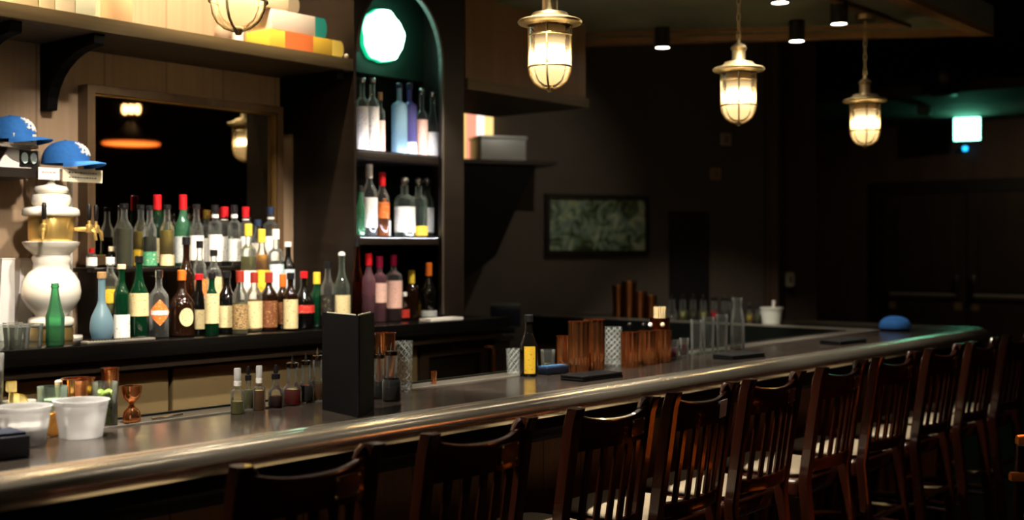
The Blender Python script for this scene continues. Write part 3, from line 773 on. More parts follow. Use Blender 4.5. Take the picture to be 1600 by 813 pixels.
def bottle(label, px, Y, zb, top, w, style='std', glass='clear', cap='black', capl=.1, lab=None, lz=(.12, .5), liq=None, lev=.5, group=None, name='bottle', span=150, collar=None, extra=None, loc=None, h=None):
    if loc is None:
        X = X_at(px, Y); z = dep(px, Y)
    else:
        X, Y = loc; z = depth(X, Y)
    if h is None: h = Z_at(top, z) - zb
    r = w * z / F / 2
    nr = max(.006, min(.0135, r * .42))
    t = thing(name, label, 'bottle', (X, Y, zb + .0008), 0, group)
    gm = {'clear': CLEAR, 'clearg': CLEARG, 'green': GREENGL, 'dkgreen': DKGREEN, 'brown': BROWNGL, 'black': BLACKGL, 'amber': AMBERGL, 'bluefr': BLUEFR, 'purple': PURPFR, 'pink': PINKGL}[glass]
    P = prof(style, h, r, nr)
    obj('glass_body', lathe(P, 26), gm, t, 50)
    if liq:
        LP = []
        for rr, zz in P[1:]:
            zz2 = max(zz, .012 * h)
            if zz2 > lev * h: break
            LP.append((max(.001, rr - .0035), zz2))
        rl = LP[-1][0]
        LP = [(0, .012 * h)] + LP + [(rl, lev * h), (0, lev * h)]
        obj('liquid', lathe(LP, 20), LQ[liq], t, 50)
    top_z = P[-1][1]
    if cap:
        cm = CAPS.get(cap)
        if style == 'square':
            obj('stopper', lathe([(0, top_z + .0005), (nr * .9, top_z + .0005), (nr * .9, top_z + .1 * h * .3), (nr * 1.7, top_z + .05 * h), (nr * 1.9, top_z + .085 * h), (nr * 1.5, top_z + .13 * h), (0, top_z + .155 * h)], 20), cm if cap != 'ball' else CHROME, t)
        elif cap == 'ball':
            obj('stopper', lathe([(0, top_z + .0005), (nr * .8, top_z + .0005), (nr * 1.3, top_z + .01), (nr * 1.5, top_z + .02), (nr * 1.2, top_z + .031), (0, top_z + .036)], 18), CAPS['silver'], t)
        elif cap == 'pour':
            pr = obj('pourer', lathe([(nr * .5, top_z - .004), (nr * 1.15, top_z + .0005), (nr * 1.3, top_z + .006), (nr * 1.1, top_z + .012), (nr * .5, top_z + .02), (0, top_z + .02)], 16), CAPS['silver'], t)
            obj('spout', tube([(0, 0, top_z + .018), (0, 0, top_z + .035), (.006, -.004, top_z + .05), (.013, -.008, top_z + .058)], nr * .32, 8), CAPS['silver'], pr)
        elif cap == 'dash':
            pr = obj('dasher_cap', lathe([(P[-2][0] * .9, top_z - .004), (P[-2][0] * 1.1, top_z - .004), (P[-2][0] * 1.12, top_z + .008), (P[-2][0] * .8, top_z + .011), (0, top_z + .011)], 20), mat('dark_steel', '6a5a50', .2, 1.0), t)
            obj('tip', lathe([(.004, top_z + .0112), (.0022, top_z + .03), (.0018, top_z + .034), (0, top_z + .034)], 10), CAPS['silver'], pr)
        elif cap == 'flip':
            obj('stopper', lathe([(0, top_z + .0005), (nr * 1.2, top_z + .0005), (nr * 1.2, top_z + .012), (nr * .6, top_z + .018), (0, top_z + .019)], 16), CAPS['white'], t)
            obj('wire_clip', tube([(nr * 1.4, 0, top_z - .03), (nr * 1.6, 0, top_z - .005), (nr * 1.2, 0, top_z + .012)], .0016, 6), CHROME, t)
        elif cap == 'dropper':
            obj('dropper', lathe([(nr * 1.25, top_z - .012), (nr * 1.35, top_z - .012), (nr * 1.35, top_z + .004), (nr * .7, top_z + .006), (nr * .75, top_z + .02), (nr * .5, top_z + .03), (0, top_z + .033)], 18), CAPS['black'], t)
        elif cap == 'spray':
            s = obj('spray_pump', lathe([(nr * 1.25, top_z - .014), (nr * 1.35, top_z - .014), (nr * 1.35, top_z), (nr * .9, top_z + .002), (nr * .9, top_z + .012), (0, top_z + .012)], 18), CAPS['white'], t)
            obj('overcap', lathe([(nr * 1.25, top_z + .0005), (nr * 1.25, top_z + .034), (nr * 1.1, top_z + .038), (0, top_z + .038)], 18), FROST, s)
        else:
            obj('cap', lathe([(nr * 1.16, top_z - capl * h), (nr * 1.28, top_z - capl * h), (nr * 1.28, top_z + .002), (nr * 1.1, top_z + .004), (0, top_z + .004)], 20), cm, t)
    if collar:
        obj('neck_label', lathe([(nr * 1.05, .80 * h), (nr * 1.22, .80 * h), (nr * 1.22, (.955 - capl) * h), (nr * 1.05, (.955 - capl) * h)], 20), LB[collar], t)
    if lab:
        ang = atan2(-Y, -X * .75); hs = R(span / 2)
        obj('label_strip', arc_shell(r + .0006, lz[0] * h, lz[1] * h, ang - hs, ang + hs), LB[lab], t, 60)
    if extra: extra(t, r, h, X, Y)
    return t

ROWS = {}
def stand(row, px, w, y0, y1, xlim=None):
    """find a free standing place on a shelf strip along the line of sight of px"""
    L_ = ROWS.setdefault(row, [])
    for shrink in range(12):
        ww = w * .96 ** shrink
        n = 15
        order = list(range(n)) if len(L_) % 2 == 0 or xlim else list(range(n))[::-1]
        for k in order:
            Y = y0 + (y1 - y0) * k / (n - 1); r = ww * dep(px, Y) / F / 2 + .0025; X = X_at(px, Y)
            if Y - r < y0 or Y + r > y1: continue
            if xlim and (X - r < xlim[0] or X + r > xlim[1]): continue
            if all((X - a) ** 2 + (Y - b) ** 2 > (r + c) ** 2 for a, b, c in L_):
                L_.append((X, Y, r)); return Y, ww
    L_.append((X_at(px, (y0 + y1) / 2), (y0 + y1) / 2, .02)); print('no room', row, px)
    return (y0 + y1) / 2, w * .5
CAVX = (uxl + .002, ux1 - .034)

# stepped riser behind the front row of bottles
rx0, rx1 = X_at(128, 4.5), X_at(452, 4.45)
Z1, Z2 = CZ + .10, 1.48
t = thing('bottle_riser', 'stepped black riser lifting the rear bottles on the back counter', 'stand')
obj('low_step', box(rx0 + .03, rx1, 4.285, 4.4, CZ + .001, Z1, bev=.003), mat('riser_black', '100d0b', .25), t)
obj('high_step', box(rx0, rx1 - .02, 4.405, 4.585, Z2 - .02, Z2, bev=.003), MATS['riser_black'], t)
for xk in (rx0 + .02, (rx0 + rx1) / 2, rx1 - .06):
    obj('upright', box(xk, xk + .02, 4.42, 4.57, CZ + .001, Z2 - .0205), MATS['riser_black'], t)

G3 = 'bottles in the rear row on the riser'
YB = 4.49
for a in [
    (143, 390, 16, 'std', 'clear', 'red', .2, 'white', (.1, .55), None, 0, None, 'miniature bottle with red cap and white label, at the mirror edge'),
    (174, 387, 17, 'std', 'black', 'cream', .2, 'white', (.1, .5), None, 0, None, 'small dark bottle with white label at the left of the rear row'),
    (194, 320, 26, 'std', 'clear', 'black', .06, None, 0, 'olive', .62, None, 'clear tall bottle of dark olive liquid, leftmost tall one of the rear row'),
    (220, 322, 22, 'std', 'clear', 'black', .05, 'yellow', (.02, .28), 'yellow', .58, None, 'clear bottle of yellow liqueur with yellow label in the rear row'),
    (234, 323, 21, 'std', 'clear', 'black', .05, 'green', (.02, .25), 'olive', .5, None, 'clear bottle with green label left of the first red-capped bottle'),
    (246, 306, 24, 'wine', 'dkgreen', 'red', .2, 'cream', (.05, .4), None, 0, None, 'green bottle with tall red cap, left one of the two'),
    (261, 322, 24, 'std', 'clear', 'black', .05, 'cream', (.02, .2), 'yellow', .6, None, 'clear bottle of bright yellow liqueur between the two red-capped green bottles'),
    (286, 306, 26, 'wine', 'green', 'red', .2, 'grey', (.05, .42), None, 0, None, 'light green bottle with tall red cap, right one of the two'),
    (307, 321, 22, 'std', 'clear', 'black', .05, 'white', (.1, .5), 'clear', .6, None, 'clear bottle with black cap right of the light green red-capped bottle'),
    (323, 330, 22, 'vodka', 'clear', 'gold', .15, 'white', (.08, .5), 'clear', .6, None, 'clear bottle with gold cap and white label in the rear row'),
    (336, 322, 22, 'vodka', 'clear', 'black', .1, 'white', (.08, .52), 'clear', .6, 'white', 'clear bottle with white neck band, left of the first red-and-clear bottle'),
    (351, 325, 24, 'vodka', 'clear', 'red', .17, 'white', (.08, .5), 'clear', .6, 'white', 'clear bottle with red cap and white label, left one of two'),
    (366, 322, 24, 'vodka', 'clear', 'black', .1, 'grey', (.08, .45), 'clear', .6, 'white', 'clear bottle with white neck band between the two red-capped clear bottles'),
    (384, 325, 23, 'vodka', 'clear', 'red', .17, 'white', (.08, .5), 'clear', .6, 'white', 'clear bottle with red cap and white label, right one of two'),
    (403, 345, 22, 'std', 'clear', 'blue', .12, 'white', (.08, .5), 'clear', .6, None, 'shorter clear bottle with navy cap near the mirror edge'),
    (423, 325, 24, 'vodka', 'clear', 'blue', .12, 'white', (.08, .5), 'clear', .6, 'white', 'clear bottle with navy cap and white neck band, rightmost of the rear row')]:
    px, top, w, st_, gl, cp, cl, lb_, lz_, lq, lv, co, lab_ = a
    yy, w = stand('rear', px, w, 4.41, 4.566); bottle(lab_, px, yy, Z2, top, w, st_, gl, cp, cl, lb_, lz_ or (.1, .5), lq, lv, G3, collar=co)

G2 = 'bottles in the middle row on the riser'
YM = 4.342
for a in [
    (172, 404, 24, 'std', 'clear', 'white', .1, 'yellow', (.2, .45), 'pale', .5, 'clear bottle with small yellow label behind the pale blue flask'),
    (291, 372, 34, 'flask', 'brown', 'black', .1, None, 0, None, 0, 'dark brown round-bodied flask bottle in the middle row'),
    (312, 378, 26, 'std', 'clear', 'black', .1, 'orange', (.12, .45), 'clear', .5, 'clear bottle with orange label right of the brown flask bottle'),
    (334, 392, 24, 'std', 'clear', 'black', .1, 'cream', (.2, .55), 'clear', .55, 'clear bottle with cream label in the middle row'),
    (388, 352, 24, 'vodka', 'clear', 'yellow', .13, 'white', (.1, .45), 'pale', .62, 'clear bottle with yellow cap in the middle row'),
    (409, 360, 25, 'std', 'clear', 'yellow', .16, 'yellow', (.16, .48), 'gold', .68, 'amber bottle with yellow cap and yellow label'),
    (431, 360, 25, 'vodka', 'clear', 'white', .12, 'bluegrey', (.1, .55), 'clear', .6, 'clear bottle with white cap and pale label by the mirror edge'),
    (450, 380, 24, 'std', 'black', 'white', .06, 'bluegrey', (.25, .58), None, 0, 'black bottle with white cap and pale blue label, right end of the middle row')]:
    px, top, w, st_, gl, cp, cl, lb_, lz_, lq, lv, lab_ = a
    yy, w = stand('mid', px, w, 4.288, 4.398); bottle(lab_, px, yy, Z1, top, w, st_, gl, cp, cl, lb_, lz_ or (.1, .5), lq, lv, G2)

def diamond(t, r, h, X, Y):
    ang = atan2(-Y, -X * .75)
    bm = bmesh.new(); n = 12; A, B = [], []
    for i in range(n + 1):
        u = i / n * 2 - 1; a = ang + u * R(72); hh = .19 * h * (1 - abs(u)) + .002
        for lst, rr in ((A, r + .0008), (B, r + .002)):
            lst.append((bm.verts.new((rr * cos(a), rr * sin(a), .38 * h - hh)), bm.verts.new((rr * cos(a), rr * sin(a), .38 * h + hh))))
    for i in range(n):
        for l in (A, B): bm.faces.new((l[i][0], l[i + 1][0], l[i + 1][1], l[i][1]))
        for k in (0, 1): bm.faces.new((A[i][k], B[i][k], B[i + 1][k], A[i + 1][k]))
    obj('diamond_label', bm, LB['orange'], t)
    obj('label_band', arc_shell(r + .0024, .345 * h, .41 * h, ang - R(52), ang + R(52)), LB['white'], t)
def roundel(t, r, h, X, Y):
    ang = atan2(-Y, -X * .75) + .25
    bm = bmesh.new(); n = 20; c0 = .3 * h; rad = .14 * h
    ctr = bm.verts.new(((r + .003) * cos(ang), (r + .003) * sin(ang), c0)); ring = []; ring2 = []
    for k in range(n):
        q = 2 * pi * k / n; a = ang + rad * .8 * cos(q) / r
        ring.append(bm.verts.new(((r + .0025) * cos(a), (r + .0025) * sin(a), c0 + rad * sin(q)))); ring2.append(bm.verts.new(((r + .0004) * cos(a), (r + .0004) * sin(a), c0 + rad * sin(q))))
    for k in range(n):
        j = (k + 1) % n
        bm.faces.new((ctr, ring[k], ring[j])); bm.faces.new((ring[k], ring2[k], ring2[j], ring[j]))
    obj('round_label', bm, LB['cream'], t)
G1 = 'bottles in the front row on the back counter'
YF = 4.215
for a in [
    (159, 427, 36, 'tear', 'bluefr', 'cork', .08, None, 0, None, 0, None, 'pale blue frosted teardrop bottle with cork, left end of the front row'),
    (190, 415, 24, 'std', 'dkgreen', 'cream', .05, 'white', (.02, .34), None, 0, None, 'dark green bottle with low white label right of the pale blue flask'),
    (217, 402, 32, 'wine', 'dkgreen', 'black', .07, 'cream', (.28, .56), None, 0, None, 'dark green bottle with large cream label in the front row'),
    (248, 424, 30, 'std', 'clear', 'silver', .1, None, 0, 'dark', .12, diamond, 'clear bottle with orange and white diamond label'),
    (284, 424, 42, 'squat', 'brown', 'orange', .14, None, 0, None, 0, roundel, 'squat dark brown bottle with round cream label'),
    (311, 430, 28, 'squat', 'black', 'red', .08, 'cream', (.1, .42), None, 0, None, 'black bottle with cream label beside the squat round-label bottle'),
    (331, 428, 22, 'std', 'dkgreen', 'black', .08, 'cream', (.2, .68), None, 0, None, 'dark bottle with tall cream label in the front row'),
    (354, 425, 30, 'wine', 'black', 'black', .1, 'cream', (.1, .45), None, 0, None, 'black bottle with arched cream label left of the red-capped bottles'),
    (375, 425, 24, 'std', 'clear', 'brick', .17, 'tan', (.08, .48), 'pale', .5, None, 'clear bottle with brick-red cap and pale label, first of three'),
    (397, 427, 25, 'std', 'clear', 'brick', .17, 'cream', (.06, .52), 'gold', .55, None, 'bottle with brick-red cap and wide cream label, second of three'),
    (420, 427, 26, 'std', 'brown', 'brick', .17, 'brown', (.06, .52), None, 0, None, 'dark bottle with brick-red cap and brown label, third of three'),
    (442, 430, 20, 'std', 'brown', 'orange', .22, 'brown', (.1, .5), None, 0, None, 'slim dark bottle with tall orange cap'),
    (454, 428, 22, 'std', 'brown', 'black', .1, 'cream', (.04, .55), None, 0, None, 'dark bottle with narrow cream label right of the orange-capped bottle'),
    (475, 426, 32, 'squat', 'black', 'red', .1, 'red', (.28, .42), None, 0, None, 'squat black bottle with red cap, red band and framed label'),
    (495, 427, 22, 'wine', 'dkgreen', 'yellow', .2, None, 0, None, 0, None, 'slim dark green bottle with yellow cap'),
    (512, 410, 24, 'std', 'clear', 'black', .1, 'black', (.2, .5), 'wine', .45, None, 'clear bottle with black label and dark red spirit right of the yellow-capped one'),
    (534, 400, 26, 'wine', 'clearg', 'flip', .1, 'cream', (.08, .45), 'pale', .3, None, 'clear swing-top bottle with cream label left of the arched cabinet')]:
    px, top, w, st_, gl, cp, cl, lb_, lz_, lq, lv, ex, lab_ = a
    yy, w = stand('front', px, w, 4.115 if px > 245 else 4.168, 4.282); bottle(lab_, px, yy, CZ, top, w, st_, gl, cp, cl, lb_, lz_ or (.1, .5), lq, lv, G1, extra=ex)
bottle('tall slim amber bottle at the left edge of the arched cabinet', 558, 4.165, CZ, 372, 17, 'wine', 'amber', 'black', .1, None, (.3, .4), 'amber', .5, None)
GC = 'bottles on the cabinet floor'
YC = 4.33
for a in [
    (576, 398, 22, 'std', 'pink', 'red', .16, None, 0, 'wine', .42, 'pink bottle with white and red cap on the cabinet floor', 4.30),
    (593, 402, 22, 'vodka', 'pink', 'magenta', .16, 'pink', (.3, .6), 'pink', .5, 'pale pink bottle with magenta cap on the cabinet floor, left one', 4.36),
    (615, 400, 26, 'vodka', 'clear', 'magenta', .16, 'pink', (.2, .62), 'pink', .5, 'clear and pink bottle with magenta cap behind the small flask', 4.38),
    (612, 440, 22, 'dash', 'clearg', 'silver', .1, 'tan', (.1, .42), None, 0, 'small clear bottle before the magenta-capped bottles', 4.27),
    (632, 458, 15, 'dash', 'brown', 'white', .12, 'red', (.1, .4), None, 0, 'tiny dark red bottle left of the yellow-label bottle', 4.28),
    (643, 424, 22, 'std', 'brown', 'yellow', .28, None, 0, None, 0, 'dark bottle with yellow neck wrap on the cabinet floor', 4.36),
    (649, 448, 18, 'dash', 'clear', 'white', .1, 'yellow', (.1, .45), 'gold', .45, 'small bottle with bright yellow label on the cabinet floor', 4.27),
    (670, 412, 26, 'squat', 'black', 'orange', .22, 'grey', (.05, .16), None, 0, 'dark bottle with orange cap, right end of the cabinet floor', 4.36)]:
    px, top, w, st_, gl, cp, cl, lb_, lz_, lq, lv, lab_, yy = a
    yy, w = stand('low', px, w, 4.24, 4.6, CAVX)
    bottle(lab_, px, yy, CZ, top, w, st_, gl, cp, cl, lb_, lz_ or (.1, .5), lq, lv, GC)
GM = 'bottles on the lower cabinet shelf'
for a in [
    (563, 292, 15, 'wine', 'green', 'silver', .1, None, 0, 'green', .4, 'slim pale green bottle at the left of the lower cabinet shelf', 4.30),
    (577, 258, 25, 'std', 'clear', 'white', .18, 'white', (.14, .55), 'clear', .5, 'tall clear bottle with white cap and label on the lower cabinet shelf', 4.29),
    (597, 271, 22, 'std', 'clear', 'red', .2, 'orange', (.3, .55), 'orange', .55, 'orange bottle with red cap on the lower cabinet shelf', 4.37),
    (602, 312, 16, 'dash', 'clear', 'orange', .1, 'white', (.05, .45), 'gold', .4, 'small bottle with oval white label before the red-capped orange one', 4.27),
    (632, 275, 33, 'square', 'clearg', 'silver', .1, 'white', (.1, .5), 'clear', .5, 'stout clear bottle with round stopper, left of the stout pair', 4.30),
    (654, 276, 28, 'square', 'clearg', 'silver', .1, 'yellow', (.05, .2), 'gold', .2, 'stout clear bottle with round stopper, behind the rightmost stout one', 4.40),
    (667, 276, 33, 'square', 'clearg', 'silver', .1, 'white', (.1, .5), 'clear', .5, 'stout clear bottle with round stopper, rightmost on the lower cabinet shelf', 4.30)]:
    px, top, w, st_, gl, cp, cl, lb_, lz_, lq, lv, lab_, yy = a
    yy, w = stand('m', px, w, 4.252, 4.6, CAVX)
    bottle(lab_, px, yy, zsh2, top, w, st_, gl, cp, cl, lb_, lz_ or (.1, .5), lq, lv, GM)
GT = 'bottles on the upper cabinet shelf'
for a in [
    (566, 124, 19, 'vodka', 'clear', 'silver', .05, 'white', (.04, .62), None, 0, 'tall clear bottle with big white label, leftmost on the upper cabinet shelf', 4.29),
    (582, 124, 20, 'vodka', 'clear', 'silver', .05, 'white', (.04, .62), None, 0, 'tall clear bottle with big white label, second on the upper cabinet shelf', 4.32),
    (594, 146, 15, 'vodka', 'clear', 'cork', .12, 'pink', (.04, .55), None, 0, 'short slim bottle with cork and pinkish label on the upper cabinet shelf', 4.27),
    (624, 132, 25, 'vodka', 'bluefr', 'blue', .06, None, 0, None, 0, 'frosted light blue bottle in the middle of the upper cabinet shelf', 4.28),
    (640, 132, 23, 'vodka', 'purple', 'blue', .06, 'bluegrey', (.04, .2), None, 0, 'violet bottle right of the frosted light blue bottle', 4.33),
    (659, 148, 18, 'vodka', 'clear', 'ball', .1, 'pink', (.04, .6), None, 0, 'clear bottle with silver ball stopper and pinkish label', 4.28),
    (676, 145, 20, 'squat', 'clear', 'silver', .06, 'white', (.02, .4), None, 0, 'round-shouldered clear bottle with white label, rightmost on the upper cabinet shelf', 4.30)]:
    px, top, w, st_, gl, cp, cl, lb_, lz_, lq, lv, lab_, yy = a
    yy, w = stand('t', px, w, 4.252, 4.6, CAVX)
    bottle(lab_, px, yy, zsh1, top, w, st_, gl, cp, cl, lb_, lz_ or (.1, .5), lq, lv, GT)
# white tray on the counter under the cabinet
zz = dep(688, 4.16)
t = thing('serving_tray', 'slim white serving tray at the counter edge before the arched cabinet', 'tray', (X_at(690, 4.15), 4.15, CZ + .001))
obj('tray_base', box(-.12, .12, -.04, .04, 0, .006, bev=.002), WHITEPL, t)
obj('tray_rim', frame_bm(-.12, .12, -.04, .04, .006, 0, .008), WHITEPL, t, 0).matrix_local = Matrix(((1, 0, 0, 0), (0, 0, 1, 0), (0, 1, 0, .0065), (0, 0, 0, 1)))

# green soda bottle near the counter front
bottle('green glass soda bottle standing alone before the white tap tower', 86, 4.155, CZ, 443, 28, 'soda', 'green', None, 0, None, name='soda_bottle')

# ------------------------------------------------------------------ beer tower
TX, TY = X_at(80, 4.43), 4.43
td = dep(80, 4.43); q = td / F
zt0 = CZ + .001
def zz_(py): return Z_at(py, td) - zt0
dz = zz_(511) - .02
t = thing('beer_tower', 'white ceramic beer tap tower with gold bands on the back counter', 'beer tap', (TX, TY, zt0))
def pr(L_): return [(r * q, zz_(y)) for r, y in L_]
hb = zz_(511)
obj('gold_base', lathe([(0, 0), (32 * q, 0), (33 * q, .006), (31 * q, hb), (0, hb)], 40), BRASS, t)
obj('lower_body', lathe([(0, hb + .0005)] + pr([(31, 511), (34, 507), (34, 499), (31, 496), (24, 494), (26, 490), (36, 480), (43, 467), (44.5, 455), (42, 440), (35, 428), (28, 421), (26.5, 412), (30, 404), (27, 399), (29, 396), (38, 388), (42, 382), (43, 378.5), (40, 377.5)]) + [(0, zz_(377.5))], 48), CERAMIC, t, 60)
obj('gold_band', lathe([(0, zz_(377))] + pr([(33, 377), (34, 374), (34, 342), (33, 339)]) + [(0, zz_(339))], 40), BRASS, t)
obj('crown', lathe([(0, zz_(338.6))] + pr([(40, 338.6), (43, 336), (42, 328), (38, 325), (26, 323), (29, 319), (30, 312), (28, 305), (20, 303), (24, 301), (26, 297), (24, 292), (14, 290), (7, 288), (5, 284), (7, 280), (6, 275)]) + [(0, zz_(273))], 40), CERAMIC, t, 60)
ht = zz_(358)
for ang_px, dist in ((-130, .0), (-38, .012), (-5, .055)):
    a = R(ang_px); ux, uy = cos(a), sin(a)
    r0 = 34 * q; L1 = r0 + .045 + dist
    tap = obj('tap', tube([(r0 * ux, r0 * uy, ht), (L1 * ux, L1 * uy, ht), ((L1 + .02) * ux, (L1 + .02) * uy, ht - .012), ((L1 + .026) * ux, (L1 + .026) * uy, ht - .045)], .009, 10, radii=[.008, .011, .009, .006]), BRASS, t)
    obj('tap_collar', lathe([(0, -.014), (.013, -.014), (.015, 0), (.013, .016), (.007, .02), (.006, .034), (0, .034)], 16, loc=(L1 * ux, L1 * uy, ht)), BRASS, tap)
    obj('tap_handle', lathe([(0, .0345), (.006, .0345), (.009, .05), (.0095, .09), (.006, .1), (0, .102)], 14, loc=(L1 * ux, L1 * uy, ht)), BLACKPL, tap)
# drip tray
x0, x1 = X_at(118, 4.2), X_at(240, 4.13)
t = thing('drip_tray', 'long steel drip tray with slatted grille at the counter front', 'tray')
obj('tray_pan', box(x0, x1, 4.115, 4.165, CZ + .001, CZ + .012, bev=.003), STEEL, t)
bm = bmesh.new(); k = x0 + .012
while k < x1 - .012:
    box(k, k + .005, 4.118, 4.162, CZ + .0122, CZ + .016, bm); k += .0125
g_ = obj('grille', bm, CHROME, t, 0)

# hat shelf on the wall
def wx(px, Y=4.5): return X_at(px, Y)
HYF = 4.42
hd = dep(40, HYF)
zh2 = Z_at(263, hd); zh1 = Z_at(226, hd)
t = thing('hat_shelf', 'dark two-tier wall shelf displaying the blue caps', 'shelf')
obj('lower_board', box(X_at(-120, HYF), X_at(63, HYF), HYF, WY - .003, zh2 - .036, zh2), BLACKWOOD, t, 0)
obj('upper_board', box(X_at(-120, HYF), X_at(62, HYF), HYF + .01, WY - .003, zh1 - .012, zh1), mat('grey_acrylic', '8c8478', .25), t, 0)
obj('side_upright', box(X_at(60, HYF + .1), X_at(60, HYF + .1) + .008, HYF + .1, WY - .003, zh2 + .0005, zh1 - .0125), MATS['grey_acrylic'], t, 0)
CAPBLUE = mat('blue_cotton', '2a6cb8', .85, var=.12, scale=(60, 60, 60))
CAPNAVY = mat('navy_cotton', '16203c', .85)
STITCH = mat('white_embroidery', 'f0eeea', .8)
def make_cap(label, loc, rz, s=1.0, front=None):
    t = thing('baseball_cap', label, 'cap', loc, rz)
    t.scale = (s, s, s)
    a, b, c = .098, .082, .095
    bm = bmesh.new(); nu, nv = 32, 10; rings = []
    for j in range(nv):
        v = j / nv * pi / 2; ring = []
        for i in range(nu):
            u = 2 * pi * i / nu
            fl = 1 + .04 * cos(u)
            zz = c * sin(v) ** .9 * (1 + .10 * cos(u) * cos(v))
            ring.append(bm.verts.new((a * cos(v) ** .75 * cos(u), b * cos(v) ** .75 * sin(u) * fl, zz)))
        rings.append(ring)
    topv = bm.verts.new((0, 0, c))
    for A, B in zip(rings, rings[1:]):
        for i in range(nu): bm.faces.new((A[i], A[(i + 1) % nu], B[(i + 1) % nu], B[i]))
    for i in range(nu): bm.faces.new((rings[-1][i], rings[-1][(i + 1) % nu], topv))
    bm.faces.new(rings[0][::-1])
    obj('crown', bm, front or CAPBLUE, t, 80)
    bm = bmesh.new(); n = 16; T, B = [], []
    for i in range(n + 1):
        u = -R(68) + 2 * R(68) * i / n
        ci, si = a * cos(u) * .99, b * sin(u) * .99
        k = cos(u / R(68) * pi / 2) ** .6
        co, so = ci + .075 * k, si * 1.02
        dip = -.020 * (so / b) ** 2
        for lst, zo in ((T, .003), (B, 0)):
            lst.append((bm.verts.new((ci, si, .006 + zo)), bm.verts.new(((ci + co) / 2, (si + so) / 2, .008 + zo + dip * .4)), bm.verts.new((co, so, zo + .001 + dip))))
    for i in range(n):
        for l in (T, B):
            for k in (0, 1): bm.faces.new((l[i][k], l[i + 1][k], l[i + 1][k + 1], l[i][k + 1]))
        for k in (0, 2): bm.faces.new((T[i][k], T[i + 1][k], B[i + 1][k], B[i][k]))
    obj('brim', bm, CAPBLUE, t, 80)
    obj('button', lathe([(0, c - .001), (.007, c), (.006, c + .004), (0, c + .005)], 12), CAPBLUE, t)
    # embroidered mark: tied strokes on the front
    def sp(u, v): return (a * cos(v) ** .75 * cos(u) * 1.01, b * cos(v) ** .75 * sin(u) * 1.03, c * sin(v) ** .9 * (1 + .10 * cos(u) * cos(v)) + .001)
    S = [[(-.5, .95), (-.3, .75), (-.1, .85), (.05, .7)], [(-.42, .62), (-.2, .7), (.05, .55), (.25, .62)], [(-.25, .95), (-.2, .6), (-.3, .35)], [(.0, .85), (.02, .5), (-.05, .28)],
         [(.2, .75), (.22, .5), (.3, .3)], [(-.4, .42), (-.1, .42), (.15, .36), (.4, .45)], [(.3, .6), (.42, .5), (.4, .3)]]
    bm = bmesh.new()
    for st_ in S:
        tube([sp(u, v) for u, v in st_], .0042, 6, bm)
    obj('embroidery', bm, STITCH, t)
    return t
xa = X_at(104, 4.45)
t = thing('cap_stand', 'pale acrylic stand holding the blue cap above the beer tower', 'stand', (xa, 4.45, 0))
ztop = Z_at(263, dep(104, 4.45)) - .004
obj('plate', box(-.06, .085, -.05, .06, ztop - .004, ztop), WHITEPL, t, 0)
obj('pole', lathe([(0, CZ + .0105), (.011, CZ + .0105), (.011, ztop - .0045), (0, ztop - .0045)], 16, loc=(.045, .085 - .03, 0)), WHITEPL, t)
obj('foot', lathe([(0, CZ + .001), (.05, CZ + .001), (.05, CZ + .01), (0, CZ + .01)], 24, loc=(.045, .055, 0)), WHITEPL, t)
make_cap('bright blue cap with white emblem on the stand above the beer tower', (xa - .005, 4.45, ztop + .019), R(-60))
make_cap('blue cap with white emblem on the upper tier of the hat shelf', (X_at(12, 4.52), 4.50, zh1 + .02), R(-56), 1.0)
def sign(label, px0, px1, py0, py1, Y, m, rows, ink, cat='sign'):
    x0, x1 = X_at(px0, Y), X_at(px1, Y); z0, z1 = Z_at(py1, dep((px0 + px1) / 2, Y)), Z_at(py0, dep((px0 + px1) / 2, Y))
    t = thing('price_sign', label, cat, ((x0 + x1) / 2, Y, (z0 + z1) / 2), 0, 'small cards at the caps')
    w, h = (x1 - x0) / 2, (z1 - z0) / 2
    obj('card', box(-w, w, 0, .003, -h, h), m, t, 0)
    bm = bmesh.new()
    for i in range(rows):
        zc_ = h * (.45 - .75 * i) if rows > 1 else h * .2; x = -w * .7
        while x < w * .65:
            l = random.uniform(.004, .012); box(x, x + l, -.0008, -.0002, zc_ - .0022, zc_ + .0022, bm); x += l + .004
    obj('printed_lines', bm, ink, t, 0)
    return t
sign('cream card with two printed lines under the upper blue cap', 21, 57, 209, 226, HYF - .004, PAPER, 2, INK)
sign('white card with red line above the beer tower finial', 60, 93, 262, 281, HYF - .02, CARDW, 1, PINKINK)
sign('cream card with two printed lines under the brim of the lower blue cap', 98, 160, 265, 285, 4.385, PAPER, 2, INK)
zc2 = zh2 + .001
t = thing('display_card', 'white slanted card with a black square and two pale ovals on the hat shelf', 'card', (X_at(30, 4.47), 4.47, zc2))
obj('backing', prism([(-.09, 0), (.05, 0), (.05, .078), (-.045, .078)], 'y', 0, .006), CARDW, t, 0)
obj('black_square', box(.0, .075, -.004, -.0005, .008, .074), BLACKPL, t, 0)
for dx in (.018, .054):
    bm = prism([(dx + .013 * cos(2 * pi * k / 20), .042 + .022 * sin(2 * pi * k / 20)) for k in range(20)], 'y', -.012, -.0045)
    obj('oval', bm, mat('pale_lens', 'cfe4e4', .2), t)
